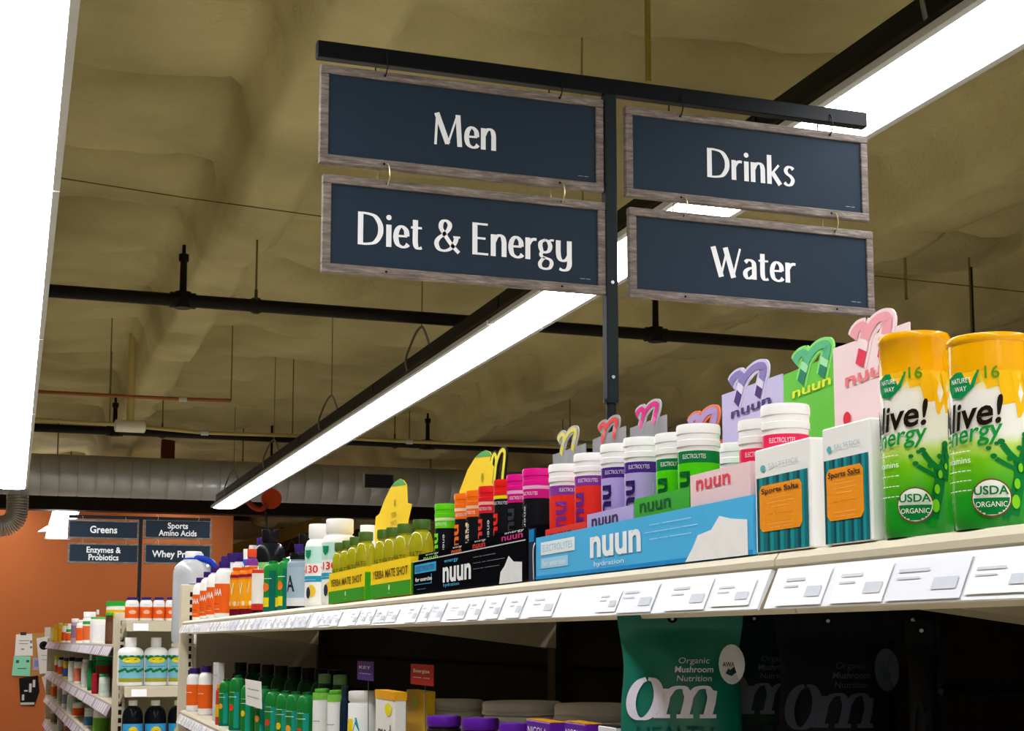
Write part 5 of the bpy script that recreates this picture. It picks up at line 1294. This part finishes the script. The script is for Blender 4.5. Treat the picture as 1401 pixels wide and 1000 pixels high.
# end display rows
rowA = [('left, beside the slotted upright', 170, 189), ('second', 190, 207.5), ('third', 208, 224.5), ('fourth, at the water jug', 225, 241.5)]
for nm, a, b in rowA:
    t, r = fitf(a, b, -.3); h = hpf((a + b) / 2, 817, -.3)[1] - ZE[0]
    rt = b2('supplement_bottle', 'orange labelled white bottle atop the end display, ' + nm, -.3, t, ZE[0], r, h, WHITE, PUR, .8, .12, .22, [(.10, .58, ORL)], 'bottles atop the end display')
    MB().disc(0, 0, r * .55, h * .09, mC(r, math.pi / 2, h * .36), .002, n=12).build('oval_print', M('#f5b9a0', rough=.4), rt)
    MB().text('---', mC(r, math.pi / 2, h * .68), h=h * .07, width=r * .9, d=.002).build('lettering', M('#6a7aa0', rough=.4), rt)
for nm, a, b in (('left', 161, 198), ('middle', 198.5, 228.5), ('right', 229, 262)):
    if nm == 'middle': a, b = 197, 231
    t, r = fitf(a, b, -.25); h = hpf((a + b) / 2, 872, -.25)[1] - ZE[1]
    if nm == 'right': t += .0
    rt = b2('supplement_jug', 'big white jug with blue and green label on the end display, ' + nm, -.25, t, ZE[1], r * .97, h, WHITE, WHITE, .44, .19, .14, [], 'white jugs on the end display', 'jug')
    be = math.pi / 2; rr = r * .97
    MB().patch(-1.1 * rr, 1.1 * rr, h * .16, h * .63, mC(rr, be), .001, n=12).build('label', M('#7ec4dc', rough=.4, var=.1, scale=20), rt, True)
    MB().patch(-1.1 * rr, 1.1 * rr, h * .08, h * .16, mC(rr, be), .001, n=12).build('foot_band', M('#a8a42a', rough=.4), rt, True)
    mb = MB(); q = .0015
    for i in range(9):
        q += .0002; mb.disc((-1 + i * .25) * rr, h * (.60 - .03 * (i % 2)), rr * .2, h * .035, mC(rr, be), q, 0, 8)
        q += .0002; mb.disc((-1 + i * .25) * rr, h * (.30 + .02 * (i % 3)), rr * .18, h * .03, mC(rr, be), q, 0, 8)
    mb.build('foliage_print', M('#1f7a3a', rough=.4), rt)
    MB().disc(0, 0, rr * .7, h * .06, mC(rr, be, h * .53), .0055, n=14).build('yellow_print', M('#e8d41c', rough=.4), rt)
    MB().text('------', mC(rr, be, h * .41), h=h * .05, width=rr * 1.4, d=.005, bold=.02).build('lettering', M('#123a5a', rough=.4), rt)
for nm, a, b in (('left', 170, 199.5), ('middle', 200, 231), ('right', 232, 262)):
    t, r = fitf(a, b, -.25); h = hpf((a + b) / 2, 958, -.25)[1] - ZE[2]
    rt = b2('supplement_jug', 'dark bottle with white cap and blue label on the end display, ' + nm, -.25, t, ZE[2], r * .97, h, M('#10131a', rough=.2), WHITE, .42, .1, .24, [], 'dark bottles on the end display')
    rr = r * .97; be = math.pi / 2
    MB().patch(-1.2 * rr, 1.2 * rr, h * .1, h * .56, mC(rr, be), .001, n=12).build('label', M('#3aa0dc', rough=.4, var=.1), rt, True)
    MB().disc(0, 0, rr * .55, h * .15, mC(rr, be, h * .36), .002, n=16).build('round_print', M('#e8c828', rough=.4), rt)
    MB().disc(0, 0, rr * .22, h * .07, mC(rr, be, h * .36), .003, n=12).build('figure_print', M('#4a3a18', rough=.4), rt)
# side rows: (name, label, uL, uR, v top, deck, body, cap, cap fraction, label bands)
def side(name, label, uL, uR, vt, z, bm, cm, capf, caph, labels, cat='bottle', tf=.02, group='products along the far run'):
    s, _ = hp((uL + uR) / 2, 870, tf + .05)
    for _i in range(4):
        p = h2w(s, tf, 0); r = (uR - uL) / 2 * depth((p.x, p.y, 0)) / FPX
        s, zt_ = hp((uL + uR) / 2, vt, tf + r)
    return b2(name, label, s, tf + r, z, r, max(.06, zt_ - z), M(bm, rough=.35), M(cm, rough=.35), capf, caph, .12, [(a, b, M(c, rough=.4, var=.1, scale=30)) for a, b, c in labels], group, cat)
T_ = [('tan jar at the far end of the top row', 69, 75, 857, '#c9b890', '#b09a70', .9, .1, [(.2, .7, '#d9cba8')], 'jar'),
      ('yellow bottle, second in the far top row', 73, 80, 854, '#f0b81c', '#f0b81c', .8, .1, [(.1, .7, '#f6c83a')], 'bottle'),
      ('yellow bottle, third in the far top row', 79, 87, 852, '#f0b81c', '#e8d8a0', .8, .1, [(.1, .7, '#f0a81c')], 'bottle'),
      ('white bottle with orange label and yellow cap in the far top row', 85, 93, 853, '#f2f0ea', '#e8c41c', .6, .12, [(.1, .55, '#ee5a1c')], 'bottle'),
      ('white bottle with green stripe in the far top row', 91, 99, 853, '#eef0ea', '#eef0ea', .7, .1, [(.1, .5, '#e8622a'), (.55, .7, '#3aa84a')], 'bottle'),
      ('white lidded mauve jar in the far top row', 98, 108, 846, '#b08fa0', '#f2f2f2', .95, .16, [(.2, .7, '#8a6a80')], 'jar'),
      ('white bottle with orange print in the far top row', 105, 116, 848, '#f2efe8', '#f2efe8', .7, .12, [(.1, .65, '#ea5c22')], 'bottle'),
      ('big white lidded tub with orange side in the far top row', 114, 132, 837, '#f2f2ee', '#f6f6f4', .9, .18, [(.1, .55, '#e8703a'), (.6, .7, '#3aa84a')], 'tub'),
      ('white tub with green rim in the far top row', 124, 145, 844, '#f0f0ee', '#4ab84a', .95, .07, [(.1, .7, '#e9e9ec')], 'tub'),
      ('slim red bottle behind the white tubs', 131, 137, 834, '#c8302a', '#e9e9e9', .6, .15, [(.1, .6, '#d84a3a')], 'bottle'),
      ('brown tub nearest the slotted upright', 145, 155, 838, '#5a3a2a', '#3ab83a', 1.02, .09, [(.1, .7, '#6a4632')], 'tub')]
for nm, a, b, v, bm, cm, cf, ch, lb, cat in T_: side('supplement_' + cat, nm, a, b, v, ZS[0], bm, cm, cf, ch, lb, cat, tf=.10 if 'slim red' in nm else .02)
rtub = side('supplement_tub', 'wide tub with bright green lid behind the slotted upright', 146, 174, 823, ZS[0], '#efeade', '#22a83a', 1.03, .1, [(.6, .8, '#e8b81c')], 'tub', tf=.03)
S_ = [('yellow topped bottle, far end of the second row', 75, 82, 897, '#f0efe6', '#e8d41c', .9, .2, [(.1, .5, '#d8502a')], 'bottle'),
      ('dark capped white bottle, second in the second row', 80, 88, 899, '#f0f0ee', '#20242c', .8, .14, [(.1, .5, '#e8622a')], 'bottle'),
      ('yellow and blue bottle in the second row', 87, 95, 900, '#e8c81c', '#2a3a7a', .8, .15, [(.1, .5, '#3a5aa8')], 'bottle'),
      ('white bottle with navy cap in the second row', 94, 104, 899, '#eef0f2', '#1c2038', .85, .16, [(.15, .5, '#e9e4da')], 'bottle'),
      ('white bottle with red mesh print in the second row', 102, 115, 900, '#f0ece6', '#1c2038', .85, .14, [(.1, .6, '#d8735a')], 'bottle'),
      ('grey white bottle in the second row', 112, 122, 902, '#d8dcd8', '#e9ece9', .8, .1, [(.1, .6, '#c4d0c8')], 'bottle'),
      ('slim bottle with white dropper in the second row', 121, 128, 893, '#1f6a3a', '#e9ece9', .45, .2, [(.1, .6, '#2a8a4a')], 'bottle'),
      ('dark green tub with green lid in the second row', 121, 138, 899, '#1f6a3a', '#2aa84a', 1.0, .1, [(.15, .6, '#1c5a32')], 'tub'),
      ('brown labelled tub with green lid beside the slotted upright', 132, 153, 898, '#2a7a44', '#22a04a', 1.02, .1, [(.25, .75, '#7a3a22')], 'tub')]
for nm, a, b, v, bm, cm, cf, ch, lb, cat in S_: side('supplement_' + cat, nm, a, b, v, ZS[1], bm, cm, cf, ch, lb, cat, tf=.05 if cat == 'tub' else .02)
side('supplement_bottle', 'red bottle standing before the green tubs in the second row', 126, 135, 921, ZS[1], '#a81c2c', '#c8303a', .9, .1, [(.1, .8, '#b02434')], tf=.004)
side('supplement_jar', 'white jar with green rim before the green tubs', 136, 151, 922, ZS[1], '#e6ece6', '#2a9a6a', .95, .12, [(.2, .6, '#cfe0d4')], 'jar', tf=.004)
Q_ = [('orange labelled bottle, far end of the third row', 71, 79, 928, '#efece6', '#e9e9e9', .7, .12, [(.1, .6, '#e8602a')], 'bottle'),
      ('speckled white bottle, second in the third row', 79, 87, 930, '#e4e6e2', '#3a3a40', .8, .1, [(.1, .6, '#b8c0b4')], 'bottle'),
      ('white bottle with blue dots in the third row', 86, 96, 931, '#ecefee', '#f0f0f0', .8, .1, [(.15, .5, '#8a9ac0')], 'bottle'),
      ('pale grey jar in the third row', 95, 106, 937, '#ccd4d0', '#dfe4e0', .95, .12, [(.1, .6, '#bcc8c2')], 'jar'),
      ('white jar in the third row beside the green capped bottle', 92, 101, 950, '#e9ecea', '#e9ecea', .95, .1, [(.1, .6, '#d8dcd8')], 'jar'),
      ('white bottle with green cap and orange label in the third row', 100, 116, 958, '#f2f0ec', '#2a9a4a', .6, .1, [(.1, .55, '#ea5a1e')], 'bottle'),
      ('silver jar with blue green label in the third row', 116, 131, 968, '#dfe3e4', '#cfd4d6', .98, .12, [(.1, .55, '#3a7aa0')], 'jar'),
      ('silver lidded jar with green label next to the slotted upright', 128, 150, 966, '#e6eaea', '#d8dcde', .98, .12, [(.1, .6, '#6aa83a')], 'jar')]
for nm, a, b, v, bm, cm, cf, ch, lb, cat in Q_: side('supplement_' + cat, nm, a, b, v, ZS[2], bm, cm, cf, ch, lb, cat)
for k in range(4):
    side('supplement_jar', 'spotted pale jar in the fourth row, ' + ['at the far end', 'second from the far end', 'third from the far end', 'nearest of the row'][k], 70 + k * 9, 79 + k * 9.5, 966 + k * 7, ZS[3], ['#d8d4cc', '#b0aca4', '#e0dcd8', '#c8b8b0'][k], '#e6e6e6', .95, .1, [(.1, .6, ['#8a7a70', '#d0ccc8', '#b06a50', '#8a9a90'][k])], 'jar')

# ------------------------------------------------------------------ notices on the end wall
YB = YW - .004
def notice(name, label, cat, P, y, col, deco=None):
    c = on_y(sum(p[0] for p in P) / len(P), sum(p[1] for p in P) / len(P), y)
    root = thing(name, label, cat, (c.x, y, HC + c.z))
    pts = [(on_y(u, v, y).x - c.x, on_y(u, v, y).z - c.z) for u, v in P]
    mb = MB(); mb.card(pts, mY(), .003, 0); mb.build('sheet', M(col, rough=.6, var=.04), root)
    if deco:
        for nm, col2, shp in deco:
            mb = MB(); d = .001
            for sh_ in shp:
                d += .0002
                if sh_[0] == 'r': a, b = on_y(sh_[1], sh_[2], y), on_y(sh_[3], sh_[4], y); mb.patch(a.x - c.x, b.x - c.x, b.z - c.z, a.z - c.z, mY(), d)
                else: a = on_y(sh_[1], sh_[2], y); mb.disc(a.x - c.x, a.z - c.z, sh_[3], sh_[3], mY(), d, n=18)
            mb.build(nm, M(col2, rough=.6), root)
    return root
notice('cork_board', 'brown cork notice board on the terracotta wall', 'notice board', [(25, 863), (72, 863), (72, 925), (25, 925)], YB, '#b98a4a', [('frame', '#b86a2c', [('r', 25, 862, 72, 866)])])
notice('notice_sheet', 'white notice sheet pinned at the top of the cork board', 'notice', [(22, 868), (44, 867), (45, 897), (20, 897)], YB - .006, '#e9e6e0', [('print', '#8a8a88', [('r', 26, 876, 40, 877), ('r', 26, 880, 38, 881), ('r', 41, 876, 44, 880), ('r', 41, 884, 44, 887), ('r', 29, 887, 33, 889)]), ('clip', '#3a3632', [('r', 28, 865, 36, 869)])])
notice('notice_sheet', 'mint green notice sheet below the white one', 'notice', [(19, 897), (42, 898), (41, 925), (16, 924)], YB - .012, '#8fdcb8', [('print', '#3a6a5a', [('r', 22, 903, 26, 907), ('r', 24, 914, 36, 915), ('r', 36, 903, 40, 906)])])
notice('notice_sheet', 'small mauve picture card on the cork board', 'notice', [(45, 900), (55, 900), (55, 917), (45, 917)], YB - .006, '#b49ab0', [('print', '#7a86b8', [('r', 47, 903, 53, 912)])])
notice('notice_sheet', 'white poster with a black ring beside the cork board', 'poster', [(50, 873), (69, 870), (71, 920), (54, 922)], YB - .018, '#ddd8d4', [('ring', '#1c1a1a', [('d', 60, 883, .062)]), ('ring_center', '#cfcac6', [('d', 60, 883, .018)]), ('print', '#a8a4a0', [('r', 56, 896, 67, 897), ('r', 57, 902, 65, 903)])])
notice('notice_sheet', 'pale narrow sheet hanging under the ring poster', 'notice', [(57, 926), (67, 924), (70, 946), (63, 949)], YB - .006, '#cfc6c0')
notice('notice_sheet', 'black and white photo poster with white border under the cork board', 'poster', [(26, 928), (52, 924), (54, 946), (47, 966), (28, 965)], YB - .006, '#1c1a1c', [('print', '#cfcbc8', [('r', 28, 961, 47, 964), ('r', 40, 935, 43, 947), ('r', 33, 944, 38, 946), ('r', 45, 930, 48, 940), ('r', 30, 950, 33, 958)])])
notice('notice_sheet', 'cream paper strip pinned at the shelf end', 'notice', [(61, 858), (70, 858), (70, 874), (61, 874)], YB - .006, '#cfc3ae')
